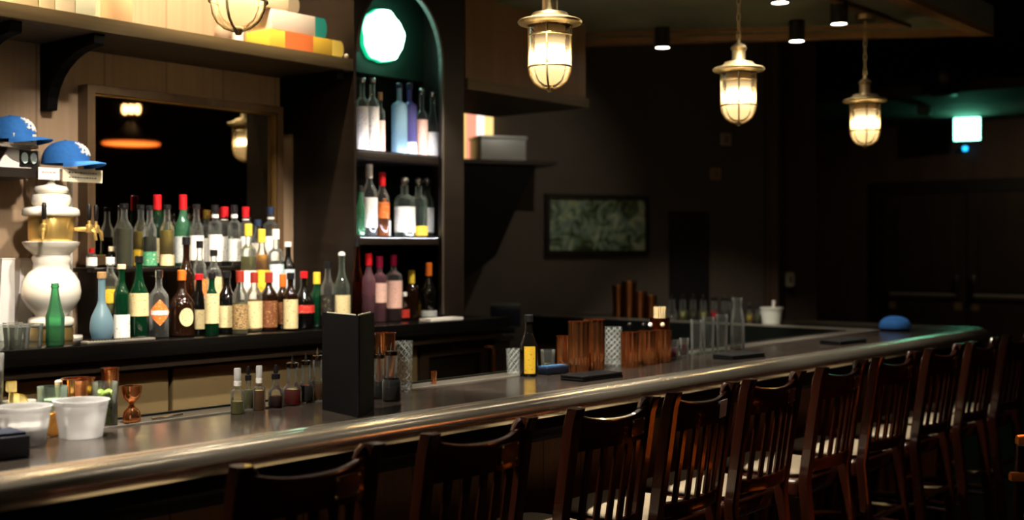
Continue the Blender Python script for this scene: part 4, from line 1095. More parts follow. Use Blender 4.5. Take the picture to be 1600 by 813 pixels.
# tapered white dispensers left of the tower
for px, lb, yy in ((33, 'tall white tapered carton standing just left of the beer tower', 4.595), (4, 'white tapered carton at the far left on the back counter', 4.58)):
    d_ = dep(px, yy); hh = Z_at(407, d_) - CZ
    bm = bmesh.new()
    A = [bm.verts.new((x * .034, y * .03, 0)) for x, y in ((-1, -1), (1, -1), (1, 1), (-1, 1))]; B = [bm.verts.new((x * .026 + .012, y * .024, hh)) for x, y in ((-1, -1), (1, -1), (1, 1), (-1, 1))]
    bm.faces.new(A); bm.faces.new(B)
    for k in range(4): bm.faces.new((A[k], A[(k + 1) % 4], B[(k + 1) % 4], B[k]))
    t = thing('white_carton', lb, 'carton', (X_at(px, yy), yy, CZ + .001), 0, 'white cartons by the tower')
    obj('carton_body', bm, CARDW, t, 0); obj('carton_lid', box(-.016, .04, -.026, .026, hh + .0005, hh + .008, bev=.002), WHITEPL, t)

# ------------------------------------------------------------------ tumblers
def tumbler(label, loc, r0, r1, h, m=CLEAR, liq=None, lev=.5, name='tumbler', group=None, cat='glass', flipped=False, segs=28, flute=0, famp=0, part='wall'):
    t = thing(name, label, cat, loc, 0, group)
    w = .0022
    P = [(0, 0), (r0, 0), (r1, h), (r1 - w, h), (r0 - w, .008), (0, .008)]
    if flipped: P = [(r, h - z) for r, z in P]
    obj(part, lathe(P, segs, flute=flute, famp=famp), m, t, 45)
    if liq:
        rr = r0 + (r1 - r0) * lev - .0035
        obj('drink', lathe([(0, .0085), (r0 - .004, .0085), (rr, h * lev), (0, h * lev)], segs), LQ[liq], t)
    else:
        obj('base_disc', lathe([(0, .0005), (r0 - .004, .0005), (r0 - .004, .0075), (0, .0075)], segs), CLEARG if m in (CLEAR, CLEARG) else m, t) if not flipped else None
    return t
gl = 'upturned clear glasses by the tower'
for k, (px, yy, lb) in enumerate(((7, 4.21, 'upturned clear glass at the far left front of the back counter'), (31, 4.165, 'upturned clear glass second from the left edge on the back counter'),
                                  (52, 4.2, 'upturned clear glass nearest the green soda bottle'), (20, 4.31, 'upturned clear glass behind the front three, left of the tower'))):
    tumbler(lb, (X_at(px, yy), yy, CZ + .001), .036, .03, .085, flipped=True, group=gl)

# ------------------------------------------------------------------ books and things on the overhead shelf
ST = SZ1 + .001
def book(label, px0, px1, py_top, cover, spine, thick_z, zb_, Y0, Y1, band=None, pages='e8dcc0', bend=None):
    """a book lying flat, spine to the right"""
    x0, x1 = X_at(px0, Y0), X_at(px1, Y0)
    t = thing('book', label, 'book', (0, 0, zb_), 0, 'books lying at the end of the overhead shelf')
    h = thick_z
    sw = min(.07, (x1 - x0) * .3)
    bmx = prism([(x1 - sw, 0)] + [(x1 - .02 + .02 * cos(a), h / 2 + h / 2 * sin(a)) for a in [-pi / 2 + pi * k / 10 for k in range(11)]] + [(x1 - sw, h)], 'y', Y0, Y1)
    obj('spine', bmx, spine, t, 40)
    obj('cover', box(x0, x1 - sw - .0005, Y0, Y1, 0, h, bev=.003), cover, t)
    if band: obj('cover_band', box(x0 + (x1 - x0) * band[0], x0 + (x1 - x0) * band[1], Y0 - .0015, Y1 + .0015, -.0 + .0005, h + .001), band[2], t, 0)
    return t
by0, by1 = 4.23, 4.40
db = dep(480, by0)
h1 = 27 * db / F; h2 = 31 * db / F
book('yellow book with an orange band lying lowest at the end of the overhead shelf', 421, 537, 55, mat('yellow_cloth', 'dcb840', .6), mat('yellow_spine', 'f0d868', .55), h1, ST, by0, by1, (.2, .57, mat('orange_band', 'd2703a', .6)))
book('grey-white book with a teal spine lying on the yellow book', 424, 511, 25, mat('greywhite_cloth', 'c8beb4', .7), mat('teal_spine', '1f8a86', .5), h2, ST + h1 + .002, by0 + .005, by1)
book('small cream book lying on top of the grey-white book', 412, 468, 2, mat('cream_cloth', 'c9b494', .7), mat('grey_spine', '8a7d68', .6), h2 * .8, ST + h1 + h2 + .004, by0 + .01, by1)
def upright(label, px0, px1, h, m, yy=4.26, d=.14, part2=None, tilt=0):
    x0, x1 = X_at(px0, yy), X_at(px1, yy)
    t = thing('standing_book', label, 'book', ((x0 + x1) / 2, yy, ST), 0, 'books standing on the overhead shelf')
    w = (x1 - x0) / 2
    obj('cover', box(-w, w, 0, d, 0, h, bev=.002), m, t)
    obj('pages', box(-w + .003, w - .003, .004, d - .004, h + .0003, h + .002), PAPER, t, 0)
    return t
upright('cream upright book left of the pale box on the overhead shelf', 62, 86, .24, mat('cream_a', 'd8c8a4', .6))
upright('ivory upright book beside the pale box on the overhead shelf', 87, 118, .26, mat('cream_b', 'e4d8bc', .6))
upright('pale green-grey book standing right of the ivory one', 119, 150, .1, mat('cream_c', 'c8cbb4', .6))
upright('beige book at the near end of the overhead shelf', 20, 60, .2, mat('cream_d', 'd6c39c', .6))
tag(obj('ceramic_jar', lathe([(0, 0), (.058, 0), (.062, .01), (.062, .2), (.05, .23), (.03, .24), (.03, .26), (0, .26)], 32), mat('peach_ceramic', 'd9b48c', .4), loc=(X_at(182, 4.33), 4.33, ST)), 'peach ceramic jar on the overhead shelf left of the lantern', 'jar')
tag(obj('ceramic_pot', lathe([(0, 0), (.05, 0), (.056, .02), (.056, .09), (.05, .11), (0, .112)], 28), mat('blush_ceramic', 'dcbca4', .5), loc=(X_at(402, 4.47), 4.47, ST)), 'blush rounded pot beside the yellow book on the overhead shelf', 'pot')
tag(obj('glass_votive', lathe([(0, 0), (.024, 0), (.026, .07), (.023, .07), (.022, .006), (0, .006)], 22), CARDW, loc=(X_at(372, 4.27), 4.27, ST)), 'small white votive cup under the lantern on the overhead shelf', 'cup')
tag(obj('knit_pouch', lathe([(0, 0), (.03, 0), (.036, .02), (.033, .05), (.02, .07), (0, .075)], 22), mat('taupe_felt', '9a8672', .9), loc=(X_at(348, 4.28), 4.28, ST)), 'taupe rounded felt bag left of the white votive cup', 'bag')
tag(obj('glass_marble', lathe([(0, 0)] + [(.011 * sin(a), .011 - .011 * cos(a)) for a in [pi * k / 10 for k in range(1, 10)]] + [(0, .022)], 18), WHITEPL, loc=(X_at(541, 4.215), 4.215 + .0, ST)), 'tiny white ball at the very end of the overhead shelf', 'ball')
tag(obj('copper_candle_jar', lathe([(0, 0), (.03, 0), (.03, .04), (0, .04)], 20), mat('tan_jar', 'c08a52', .4), loc=(X_at(545, 4.34), 4.34, ST)), 'small tan jar in the corner behind the tiny white ball', 'jar')

# ------------------------------------------------------------------ things on the bar
def bar_xy(px, py): return floor_at(px, py, BZ)
def deli(label, px, py, wt, h_px, fill=None):
    x, y = bar_xy(px, py); y = min(y, 2.81); x = X_at(px, y); d = depth(x, y); r1 = wt * d / F / 2; r0 = r1 * .76; h = h_px * d / F
    t = thing('plastic_tub', label, 'tub', (x, y, BZ + .0008), 0, 'clear plastic tubs')
    obj('tub_wall', lathe([(0, 0), (r0, 0), (r1 * .955, h * .86), (r1 * .97, h * .87), (r1 * .97, h * .97), (r1 * 1.02, h * .975), (r1 * 1.02, h), (r1 * .955, h), (r1 * .94, h * .86), (r0 - .0015, .002), (0, .002)], 40), FROST, t, 40)
    if fill:
        obj('contents', lathe([(0, .0025), (r0 - .003, .0025), (r0 + (r1 * .94 - r0) * fill - .003, h * fill), (0, h * fill + .004)], 32), LQ['white'], t)
    else:
        obj('base_rim', lathe([(r0 - .008, .0022), (r0 - .003, .0022), (r0 - .003, .006), (r0 - .008, .006)], 32), WHITEPL, t)
    return t
deli('empty milky plastic tub on the bar left of the jigger', 127, 682, 84, 58)
deli('milky plastic tub half full of white sugar at the near end of the bar', 38, 684, 82, 60, .5)
x, y = bar_xy(-8, 716)
t = thing('napkin_box', 'dark navy napkin box at the near left end of the bar', 'box', (x, y, BZ + .0008), R(-6))
obj('box_body', box(-.075, .062, -.05, .05, 0, .052, bev=.004), mat('navy_leather', '0c1020', .55), t)
obj('napkins', box(-.068, .055, -.044, .044, .0525, .06, bev=.002), mat('navy_napkin', '10162a', .9), t)

LZ = 1.0668        # ledge behind the bar top
LY = 2.955
def ledge(px, Y=LY): return (X_at(px, Y), Y, LZ)
# jigger
jd = dep(206, LY); k = 58 * jd / F
t = thing('jigger', 'copper hourglass jigger on the drip ledge', 'jigger', ledge(206))
obj('lower_cup', lathe([(0, 0), (.018, 0), (.024, .004), (.026, k * .12), (.022, k * .3), (.01, k * .44), (.006, k * .5), (0, k * .5)], 28), COPPER, t)
obj('upper_cup', lathe([(0, k * .501), (.006, k * .501), (.011, k * .57), (.022, k * .68), (.027, k * .82), (.028, k), (.0265, k), (.024, k * .8), (0, k * .66)], 28), COPPER, t)
tag(obj('bar_spoon', tube([(X_at(238, 2.95), 2.95, LZ + .004), (X_at(262, 2.96), 2.96, LZ + .004), (X_at(285, 2.97), 2.97, LZ + .004)], .0035, 8), CHROME), 'thin steel bar spoon lying on the drip ledge right of the jigger', 'spoon')
# copper tin, lime jar, tall tumbler
def tin(label, px, Y, py_top, wt, base=LZ, name='copper_tin', taper=.8, m=COPPER, group=None, flute=0, famp=0, cat='cup'):
    d = dep(px, Y); h = Z_at(py_top, d) - base; r = wt * d / F / 2
    t = thing(name, label, cat, (X_at(px, Y), Y, base), 0, group)
    obj('cup_wall', lathe([(0, 0), (r * taper, 0), (r * .985, h * .97), (r * 1.03, h * .975), (r * 1.03, h), (r * .96, h), (r * taper * .94, .004), (0, .004)], 112 if flute else 36, flute=flute, famp=famp), m, t, 40)
    obj('foot_ring', lathe([(r * taper * .7, -.0006), (r * taper * .9, -.0006), (r * taper * .9, .0005), (r * taper * .7, .0005)], 28), m, t)
    return t
tin('wide copper shaker tin behind the empty plastic tub', 122, 2.99, 591, 50, taper=.78)
tin('slim copper tumbler behind the olive jar', 172, 3.01, 575, 28, taper=.72)
d = dep(164, 2.93)
t = thing('olive_jar', 'clear jar of green olives between copper tin and jigger', 'jar', ledge(164, 2.93))
jr, jh = 19 * d / F, Z_at(597, d) - LZ
obj('jar_wall', lathe([(0, 0), (jr * .9, 0), (jr, .006), (jr, jh), (jr * .94, jh), (jr * .94, .006), (0, .004)], 32), CLEAR, t)
obj('jar_base', lathe([(0, .0045), (jr * .9, .0045), (jr * .9, .0075), (0, .0075)], 24), CLEARG, t)
OL = mat('olive_green', '7f9a3c', .35, var=.2, scale=(40, 40, 40))
om = None; n = 0
for lev in range(4):
    for k in range(5):
        a = 2 * pi * k / 5 + lev * .6; rr = .0125
        loc = (t.location.x + (jr - rr - .003) * cos(a), t.location.y + (jr - rr - .003) * sin(a), LZ + .0215 + lev * .0232)
        if om is None:
            om = obj('olive', lathe([(0, -.0135)] + [(.0118 * sin(b), -.0135 * cos(b)) for b in [pi * q_ / 8 for q_ in range(1, 8)]] + [(0, .0135)], 16), OL)
            o = om
        else:
            o = om.copy(); COL.objects.link(o)
        o.location = loc; o.rotation_euler = (random.random(), random.random(), 0)
        tag(o, 'green olive in the clear jar beside the copper tin', 'olive', 'olives in the jar')
# lemon bowl
d = dep(60, 2.98)
t = thing('glass_bowl', 'clear glass bowl behind the sugar tub', 'bowl', ledge(82, 2.945))
obj('bowl_wall', lathe([(0, 0), (.027, 0), (.034, .02), (.0365, .07), (.038, .124), (.036, .124), (.0345, .07), (.032, .022), (0, .006)], 36), CLEARG, t)
obj('ice', lathe([(0, .0065), (.030, .022), (.033, .07), (.0335, .09), (0, .094)], 20), liquid('ice', 'e6ead8'), t)
LEM = mat('lemon_flesh', 'f0d88a', .5, var=.15, scale=(60, 60, 60)); RIND = mat('lemon_rind', 'e0b838', .45)
t = thing('fruit_tub', 'small clear tub heaped with lemon wedges behind the sugar tub', 'tub', ledge(30, 2.985))
obj('tub_wall', lathe([(0, 0), (.034, 0), (.042, .09), (.0405, .09), (.0325, .002), (0, .002)], 30), FROST, t)
obj('ice', lathe([(0, .0025), (.031, .0025), (.0375, .078), (0, .08)], 24), MATS['liquid_ice'], t)
for k, (dx, dy, dz_, rz) in enumerate(((-.016, -.013, .081, .2), (-.012, .018, .081, .2), (-.02, .0, .113, 1.2))):
    x, y, z = ledge(30, 2.985)
    t = thing('lemon_wedge', ('pale lemon wedge on the left front of the small tub', 'pale lemon wedge at the back of the small tub', 'pale lemon wedge on top of the heap in the small tub')[k], 'lemon', (x + dx, y + dy, z + dz_ + .0008), rz, 'lemon wedges')
    seg = [(.0, .0)] + [(.026 * cos(a), .026 * sin(a)) for a in [R(5) + R(80) * q_ / 6 for q_ in range(7)]]
    bm = prism(seg, 'y', -.012, .012, bev=0)
    obj('flesh', bm, LEM, t, 30)
    obj('rind', prism([(.0265 * cos(a), .0265 * sin(a)) for a in [R(5) + R(80) * q_ / 6 for q_ in range(7)]] + [(.029 * cos(a), .029 * sin(a)) for a in [R(85) - R(80) * q_ / 6 for q_ in range(7)]], 'y', -.0125, .0125), RIND, t, 30)
tumbler('tall amber beer glass at the very left edge of the bar', (X_at(-17, 2.99), 2.99, LZ), .03, .036, Z_at(553, dep(0, 2.97)) - LZ, CLEAR, 'amber', .82, 'beer_glass')
t = thing('orange_slice', 'orange slice standing on the bar between the two plastic tubs', 'orange', (X_at(83, 2.872), 2.872, BZ + .0305), R(10))
obj('flesh', prism([(.027 * cos(2 * pi * k / 28), .027 * sin(2 * pi * k / 28)) for k in range(28)], 'y', -.005, .005), mat('orange_flesh', 'e8a038', .4, var=.15, scale=(90, 90, 90)), t, 30)
obj('rind', lathe([(.0275, -.005), (.0298, -.005), (.0298, .005), (.0275, .005), (.0275, -.005)], 32), mat('orange_rind', 'd87a1c', .45), t).matrix_local = Matrix.Rotation(R(90), 4, 'X')
t = thing('muddler', 'pale wooden muddler standing behind the copper tin', 'muddler', ledge(93, 3.025))
hm = Z_at(594, dep(93, 3.025)) - LZ
obj('shaft', lathe([(0, 0), (.014, 0), (.012, .03), (.009, hm * .6), (.012, hm * .85), (.0125, hm * .97), (.008, hm), (0, hm)], 18), mat('pale_wood', 'dcc49a', .6), t)
obj('band', lathe([(.0135, .012), (.0148, .012), (.0145, .02), (.0132, .02)], 18), BRASS, t)

# spray and dropper bottles
GS = 'little bitters and tincture bottles on the bar'
def bb(label, px, py_base, top, w, style, glass, cap, liq, lev, **kw):
    x, y = bar_xy(px, py_base); 
    d = depth(x, y)
    extra = {'spray': .038, 'dropper': .033, 'pour': .056, 'dash': .034}.get(cap, .004)
    h = Z_at(top, d) - BZ - extra
    return bottle(label, px, y, BZ, top, w, style, glass, cap, .1, None, (.1, .4), liq, lev, GS, loc=(x, y), h=h, **kw)
bb('small clear spray bottle with white cap, leftmost of the little bottles', 371, 647, 576, 21, 'vodka', 'clear', 'spray', 'pale', .38, name='spray_bottle')
bb('small dropper bottle with black bulb between the two spray bottles', 388, 640, 572, 18, 'dash', 'clear', 'dropper', 'pale', .6, name='dropper_bottle')
bb('small clear spray bottle with golden liquid and white cap', 405, 641, 572, 19, 'vodka', 'clear', 'spray', 'gold', .62, name='spray_bottle')
bb('dropper bottle with dark red liquid and black bulb', 431, 637, 570, 24, 'dash', 'clear', 'dropper', 'wine', .36, name='dropper_bottle')
bb('dasher bottle of bright red liquid with steel spout', 457, 633, 555, 29, 'dasher', 'clear', 'dash', 'red', .40, name='dasher_bottle')
bb('dasher bottle of black liquid with steel spout, beside the red one', 478, 629, 552, 25, 'dasher', 'clear', 'dash', 'dark', .44, name='dasher_bottle')
bb('dasher bottle of golden liquid with steel spout left of the menu', 496, 626, 544, 25, 'dasher', 'clear', 'dash', 'gold', .42, name='dasher_bottle')
bb('dasher bottle of black bitters just right of the upright menu', 593, 623, 542, 26, 'dasher', 'clear', 'dash', 'dark', .42, name='dasher_bottle')
bb('squat faceted dasher bottle of black bitters in front of the copper tumbler', 612, 627, 537, 30, 'dasher', 'clear', 'dash', 'dark', .5, name='dasher_bottle')
x, y = bar_xy(602, 604)
# upright menu
mxl, myl = bar_xy(505, 640); mxc, myc = bar_xy(560, 653); mxr, myr = bar_xy(583, 640)
hmn = Z_at(494, depth(mxc, myc)) - BZ
t = thing('standing_menu', 'black leatherette menu standing open like a book on the bar', 'menu', (mxc, myc, BZ + .0008))
def leaf(dx, dy, side):
    n = Vector((-dy, dx)).normalized() * .003
    L_ = Vector((dx, dy)); u = L_.normalized() * .001
    poly = [(u.x + n.x, u.y + n.y), (L_.x + n.x, L_.y + n.y), (L_.x - n.x, L_.y - n.y), (u.x - n.x, u.y - n.y)]
    return prism(poly, 'z', 0, hmn)
L1 = Vector((mxl - mxc, myl - myc)); L2 = Vector((mxr - mxc, myr - myc))
obj('front_cover', leaf(L1.x, L1.y, 1), BLACKLEATHER, t, 0)
obj('back_cover', leaf(L2.x, L2.y, 1), BLACKLEATHER, t, 0)
obj('spine', lathe([(0, 0), (.005, 0), (.005, hmn), (0, hmn)], 12), BLACKLEATHER, t)
def page(v, k):
    n = Vector((-v.y, v.x)).normalized()
    if n.x * mxc + n.y * myc < 0: n = -n
    a = n * (.0045); b = n * .0065
    p0_, p1_ = v * .12, v * .93
    return prism([(p0_.x + a.x, p0_.y + a.y), (p1_.x + a.x, p1_.y + a.y), (p1_.x + b.x, p1_.y + b.y), (p0_.x + b.x, p0_.y + b.y)], 'z', .004, hmn + .003)
obj('page', page(L1, 0), PAPER, t, 0); obj('page', page(L2, 1), PAPER, t, 0)
# copper tumblers and cut mixing glass behind the menu
tin('tall copper tumbler stacked just right of the upright menu', 602, 2.858, 520, 33, BZ + .0012, taper=.8, name='copper_tumbler')
CUT, N, L = base_mat('cut_crystal'); N.remove(N['Principled BSDF'])
tc = N.new('ShaderNodeTexCoord'); sep = N.new('ShaderNodeSeparateXYZ'); L.new(tc.outputs['Object'], sep.inputs[0])
at = N.new('ShaderNodeMath'); at.operation = 'ARCTAN2'; L.new(sep.outputs[1], at.inputs[0]); L.new(sep.outputs[0], at.inputs[1])
facs = []
for sg in (1, -1):
    m1 = N.new('ShaderNodeMath'); m1.operation = 'MULTIPLY'; m1.inputs[1].default_value = 9 / (2 * pi); L.new(at.outputs[0], m1.inputs[0])
    m2 = N.new('ShaderNodeMath'); m2.operation = 'MULTIPLY_ADD'; m2.inputs[1].default_value = 42 * sg; L.new(sep.outputs[2], m2.inputs[0]); L.new(m1.outputs[0], m2.inputs[2])
    f = N.new('ShaderNodeMath'); f.operation = 'FRACT'; L.new(m2.outputs[0], f.inputs[0])
    g2 = N.new('ShaderNodeMath'); g2.operation = 'LESS_THAN'; g2.inputs[1].default_value = .16; L.new(f.outputs[0], g2.inputs[0]); facs.append(g2)
mxx = N.new('ShaderNodeMath'); mxx.operation = 'MAXIMUM'; L.new(facs[0].outputs[0], mxx.inputs[0]); L.new(facs[1].outputs[0], mxx.inputs[1])
sc_ = N.new('ShaderNodeMath'); sc_.operation = 'MULTIPLY_ADD'; sc_.inputs[1].default_value = .5; sc_.inputs[2].default_value = .05; L.new(mxx.outputs[0], sc_.inputs[0])
tr_ = N.new('ShaderNodeBsdfTransparent'); gs = N.new('ShaderNodeBsdfGlossy'); gs.inputs['Roughness'].default_value = .12
df = N.new('ShaderNodeBsdfDiffuse'); df.inputs['Color'].default_value = lin('dfe8e2')
mg = N.new('ShaderNodeMixShader'); mg.inputs['Fac'].default_value = .5; L.new(gs.outputs[0], mg.inputs[1]); L.new(df.outputs[0], mg.inputs[2])
mf = N.new('ShaderNodeMixShader'); L.new(sc_.outputs[0], mf.inputs['Fac']); L.new(tr_.outputs[0], mf.inputs[1]); L.new(mg.outputs[0], mf.inputs[2])
L.new(mf.outputs[0], N['Material Output'].inputs['Surface'])
d = dep(631, 2.87)
tumbler('cut crystal mixing glass behind the black bitters bottles', (X_at(631, 2.87), 2.87, BZ + .0008), .03, .031, Z_at(533, d) - BZ, CUT, None, .5, 'mixing_glass')
tin('small copper pourer cap standing on the ledge right of the mixing glass', 678, 2.98, 580, 9, taper=.9, name='copper_thimble')

# dark tall bottle and the things by the middle of the bar
bottle('dark sauce bottle with yellow side label at the middle of the bar', 826, 2.865, BZ, 494, 29, 'squat', 'black', 'black', .1, 'yellow', (.05, .5), None, 0, None, span=70)
x, y = bar_xy(866, 578)
t = thing('card_reader', 'blue-black card reader lying on the bar left of the tall copper cups', 'reader', (X_at(866, 2.845), 2.845, BZ + .0008), R(-4))
obj('case', box(-.075, .06, -.028, .028, 0, .03, bev=.006), mat('navy_reader', '101828', .35), t)
obj('screen', box(-.066, .052, -.022, .022, .0305, .033), mat('blue_glass_screen', '4a7fae', .12), t, 0)
for k, (px, yy, top, w, lb) in enumerate(((904, 2.81, 502, 32, 'tall fluted copper cup, left of the tall pair'), (929, 2.83, 499, 32, 'tall fluted copper cup, right of the tall pair'))):
    tin(lb, px, yy, top, w, BZ + .0012, 'copper_cup', .93, COPPER, 'tall fluted copper cups', 12, .05)
for k, (px, yy, top, w, lb) in enumerate(((984, 2.76, 519, 28, 'short fluted copper cup, left one of the short three'), (1010, 2.775, 517, 28, 'short fluted copper cup, middle of the short three'),
                                          (1035, 2.79, 516, 28, 'short fluted copper cup, right one of the short three'))):
    tin(lb, px, yy, top, w, BZ + .0012, 'copper_mug', .93, COPPER, 'short fluted copper cups', 12, .05)
tumbler('cut crystal glass between the tall and short copper cups', (X_at(958, 2.86), 2.86, BZ + .0008), .036, .038, Z_at(511, dep(958, 2.86)) - BZ, CUT, None, .5, 'cut_glass')
# straw cup
d = dep(1030, 2.852)
t0_ = tin('tall dark copper cup full of cream straws behind the short cups', 1031, 2.852, 497, 32, BZ + .0012, 'straw_cup', .85, mat('dark_copper', '8a4526', .25, 1.0))
sm = None; hs_ = Z_at(480, d) - BZ
for k in range(19):
    rr, a = (0, 0) if k == 0 else ((.0115, 2 * pi * k / 6) if k < 7 else (.0235, 2 * pi * k / 12))
    if sm is None:
        sm = obj('straw', lathe([(.0035, 0), (.0048, 0), (.0048, hs_ - .01), (.0035, hs_ - .01), (.0035, 0)], 10), mat('cream_straw', 'e8d2a0', .6)); o = sm
    else: o = sm.copy(); COL.objects.link(o)
    o.location = (t0_.location.x + rr * cos(a), t0_.location.y + rr * sin(a), BZ + .0075 + random.random() * .005)
    tag(o, 'cream paper straw in the tall dark copper cup', 'straw', 'straws in the copper cup')
# napkin fold and picks standing in the short cups
for k, (px, yy, col, lb) in enumerate(((984, 2.76, 'black', 'black round-headed pick in the left short copper cup'), (1006, 2.772, 'black', 'black round-headed pick in the middle short copper cup'), (1016, 2.778, 'white', 'white round-headed pick in the middle short copper cup'), (1035, 2.79, 'cream', 'cream round-headed pick in the right short copper cup'))):
    hk = Z_at(507, dep(px, yy)) - BZ
    t = thing('cocktail_pick', lb, 'pick', (X_at(px, yy), yy, BZ + .0062), 0, 'picks in the short copper cups')
    obj('stick', lathe([(0, 0), (.0018, 0), (.0018, hk - .02), (0, hk - .02)], 8), BLACKPL, t)
    obj('head', lathe([(0, hk - .0195)] + [(.011 * sin(a), hk - .0085 - .011 * cos(a)) for a in [pi * q_ / 8 for q_ in range(1, 8)]] + [(0, hk + .0025)], 14), CAPS[col], t)
tumbler('small glass with red garnish right of the short copper cups', (X_at(1053, 2.82), 2.82, BZ + .0008), .02, .023, .085, CLEAR, 'pink', .6, 'shot_glass')
tumbler('small glass of dark red drink right of the red garnish glass', (X_at(1069, 2.84), 2.84, BZ + .0008), .02, .022, .085, CLEAR, 'wine', .7, 'shot_glass')
# glasses on the ledge past the counter
tumbler('small clear glass on the ledge left of the dark sauce bottle', (X_at(803, 2.97), 2.97, LZ), .028, .032, .1, CUT, None, .5, 'ledge_glass')
tumbler('small clear glass on the ledge right of the dark sauce bottle', (X_at(856, 2.985), 2.985, LZ), .026, .03, .08, CLEAR, 'pale', .3, 'ledge_glass')
tin('small copper cup on the ledge left of the tall copper cups', 879, 2.985, 525, 20, LZ + .0006, 'ledge_cup', .85)
# tall clear carafes farther along
for k, (px, yy, top, lb) in enumerate(((1088, 2.88, 500, 'clear highball glass nearest the dark red drink'), (1107, 2.9, 496, 'clear highball glass, second of the far glasses'), (1128, 2.87, 492, 'clear highball glass left of the tall carafe'))):
    tumbler(lb, (X_at(px, 2.86), 2.86, BZ + .0008), .026, .029, Z_at(top, dep(px, 2.86)) - BZ, CLEAR, None, .5, 'highball_glass', 'clear glasses far along the bar')
d = dep(1152, 2.86)
hc = Z_at(466, d) - BZ
t = thing('glass_carafe', 'tall slim clear carafe farthest along the near bar', 'carafe', (X_at(1152, 2.86), 2.86, BZ + .0008))
obj('carafe_wall', lathe([(0, 0), (.034, 0), (.036, .01), (.035, hc * .55), (.026, hc * .75), (.022, hc * .85), (.027, hc), (.025, hc), (.02, hc * .85), (.033, hc * .54), (.034, .012), (0, .008)], 32), CLEAR, t)
obj('water', lathe([(0, .0085), (.032, .012), (.032, hc * .3), (0, hc * .3)], 24), LQ['clear'], t)
# flat black bill folders on the bar
for px, py, hw_, hd_, rz, lb in ((925, 594, .12, .055, -3, 'flat black bill folder before the copper cups'), (1155, 565, .12, .055, -8, 'flat black bill folder beyond the highball glasses'), (1318, 542, .13, .06, -6, 'flat black bill folder farthest along the bar')):
    x, y = bar_xy(px, py)
    y = min(max(y, 2.625), 2.76); x = X_at(px, y)
    t = thing('bill_folder', lb, 'folder', (x, y, BZ + .0008), R(rz), 'bill folders lying on the bar')
    obj('cover', box(-hw_, hw_, -hd_, hd_, 0, .009, bev=.002), BLACKLEATHER, t)
    obj('upper_cover', box(-hw_, hw_ - .004, -hd_, hd_, .0095, .02, bev=.003), BLACKLEATHER, t)
# on the far leg of the bar
FX = 7.0
def far_xy(px, X=FX):
    a, b = ray(px); return X, b * X / a
GF = 'pourer bottles on the far leg of the bar'
fl = [(1050, 'clear', None), (1067, 'clear', 'pale'), (1083, 'clear', 'olive'), (1099, 'clear', 'pale'), (1116, 'red', 'red'), (1132, 'black', 'dark'), (1144, 'clear', 'dark')]
ol = ['first', 'second', 'third', 'fourth', 'fifth', 'sixth', 'seventh']
for i, (px, nm, lq) in enumerate(fl):
    x, y = far_xy(px)
    bottle(f'slim pourer bottle on the far bar leg, {ol[i]} from the straw cup' + (', red inside' if nm == 'red' else ''), px, y, BZ, 0, 15, 'dasher', 'clear', 'dash', .1, None, (.1, .4), lq, .4, GF, loc=(x, y), h=.15, name='dasher_bottle')
for px, X_, top, w, lb in ((966, 7.25, 446, 20, 'tall copper shaker tin, leftmost on the far bar leg'), (983, 7.1, 440, 24, 'tallest copper shaker tin on the far bar leg'), (1000, 7.22, 456, 22, 'copper shaker tin third on the far bar leg'), (1017, 7.05, 462, 20, 'copper shaker tin nearest the cream straws on the far bar leg')):
    x, y = far_xy(px, X_); d = depth(x, y)
    tin(lb, px, y, top, w, BZ + .0012, 'shaker_tin', .8, mat('aged_copper', '9c6036', .3, 1.0), 'shaker tins on the far leg')
x, y = far_xy(1204, 7.06); d = depth(x, y)
t = thing('ice_tub', 'white plastic tub with a scoop on the far bar leg', 'tub', (x, y, BZ + .0008))
obj('tub_wall', lathe([(0, 0), (.062, 0), (.078, .1), (.084, .1), (.084, .106), (.074, .106), (.06, .004), (0, .004)], 30), mat('tub_white', 'd2d8cc', .5), t)
obj('scoop', tube([(.03, 0, .02), (.045, 0, .15)], .011, 8), WHITEPL, t)
for px, lb in ((1171, 'small amber dropper bottle left of the white tub'), (1184, 'small olive dropper bottle touching distance from the white tub')):
    x, y = far_xy(px, 6.97)
    bottle(lb, px, y, BZ, 0, 12, 'dash', 'clear', 'dropper', .1, None, (.1, .4), 'yellow' if px < 1180 else 'olive', .5, 'dropper bottles by the white tub', loc=(x, y), h=.11, name='dropper_bottle')
x, y = 7.0, 2.93
x = X_at(1393, 2.83)
far_cap = make_cap('blue cap lying at the far corner of the bar', (x + .03, 2.82, BZ + .0155), R(25), 1.0)
far_cap.scale = (1.15, 1.15, .72)

# ------------------------------------------------------------------ bar chairs
def curved_board(x0, x1, bow, thick, ztop, zbot, yc, n=16, rnd=.0):
    """a board bowed away from the bar; ztop, zbot and yc are functions of u in -1..1"""
    bm = bmesh.new(); S = []
    for i in range(n + 1):
        u = i / n * 2 - 1; x = x0 + (x1 - x0) * i / n
        y = yc - bow * (1 - u * u); zt, zb = ztop(u), zbot(u); h = thick / 2
        pts = [(y - h, zb), (y - h, zt - h), (y - h * .6, zt - h * .25), (y, zt), (y + h * .6, zt - h * .25), (y + h, zt - h), (y + h, zb)]
        lean = -.10
        S.append([bm.verts.new((x, yy + lean * (zz - zb), zz)) for yy, zz in pts])
    m_ = len(S[0])
    for A, B in zip(S, S[1:]):
        for k in range(m_): bm.faces.new((A[k], B[k], B[(k + 1) % m_], A[(k + 1) % m_]))
    bm.faces.new(S[0][::-1]); bm.faces.new(S[-1])
    return bm
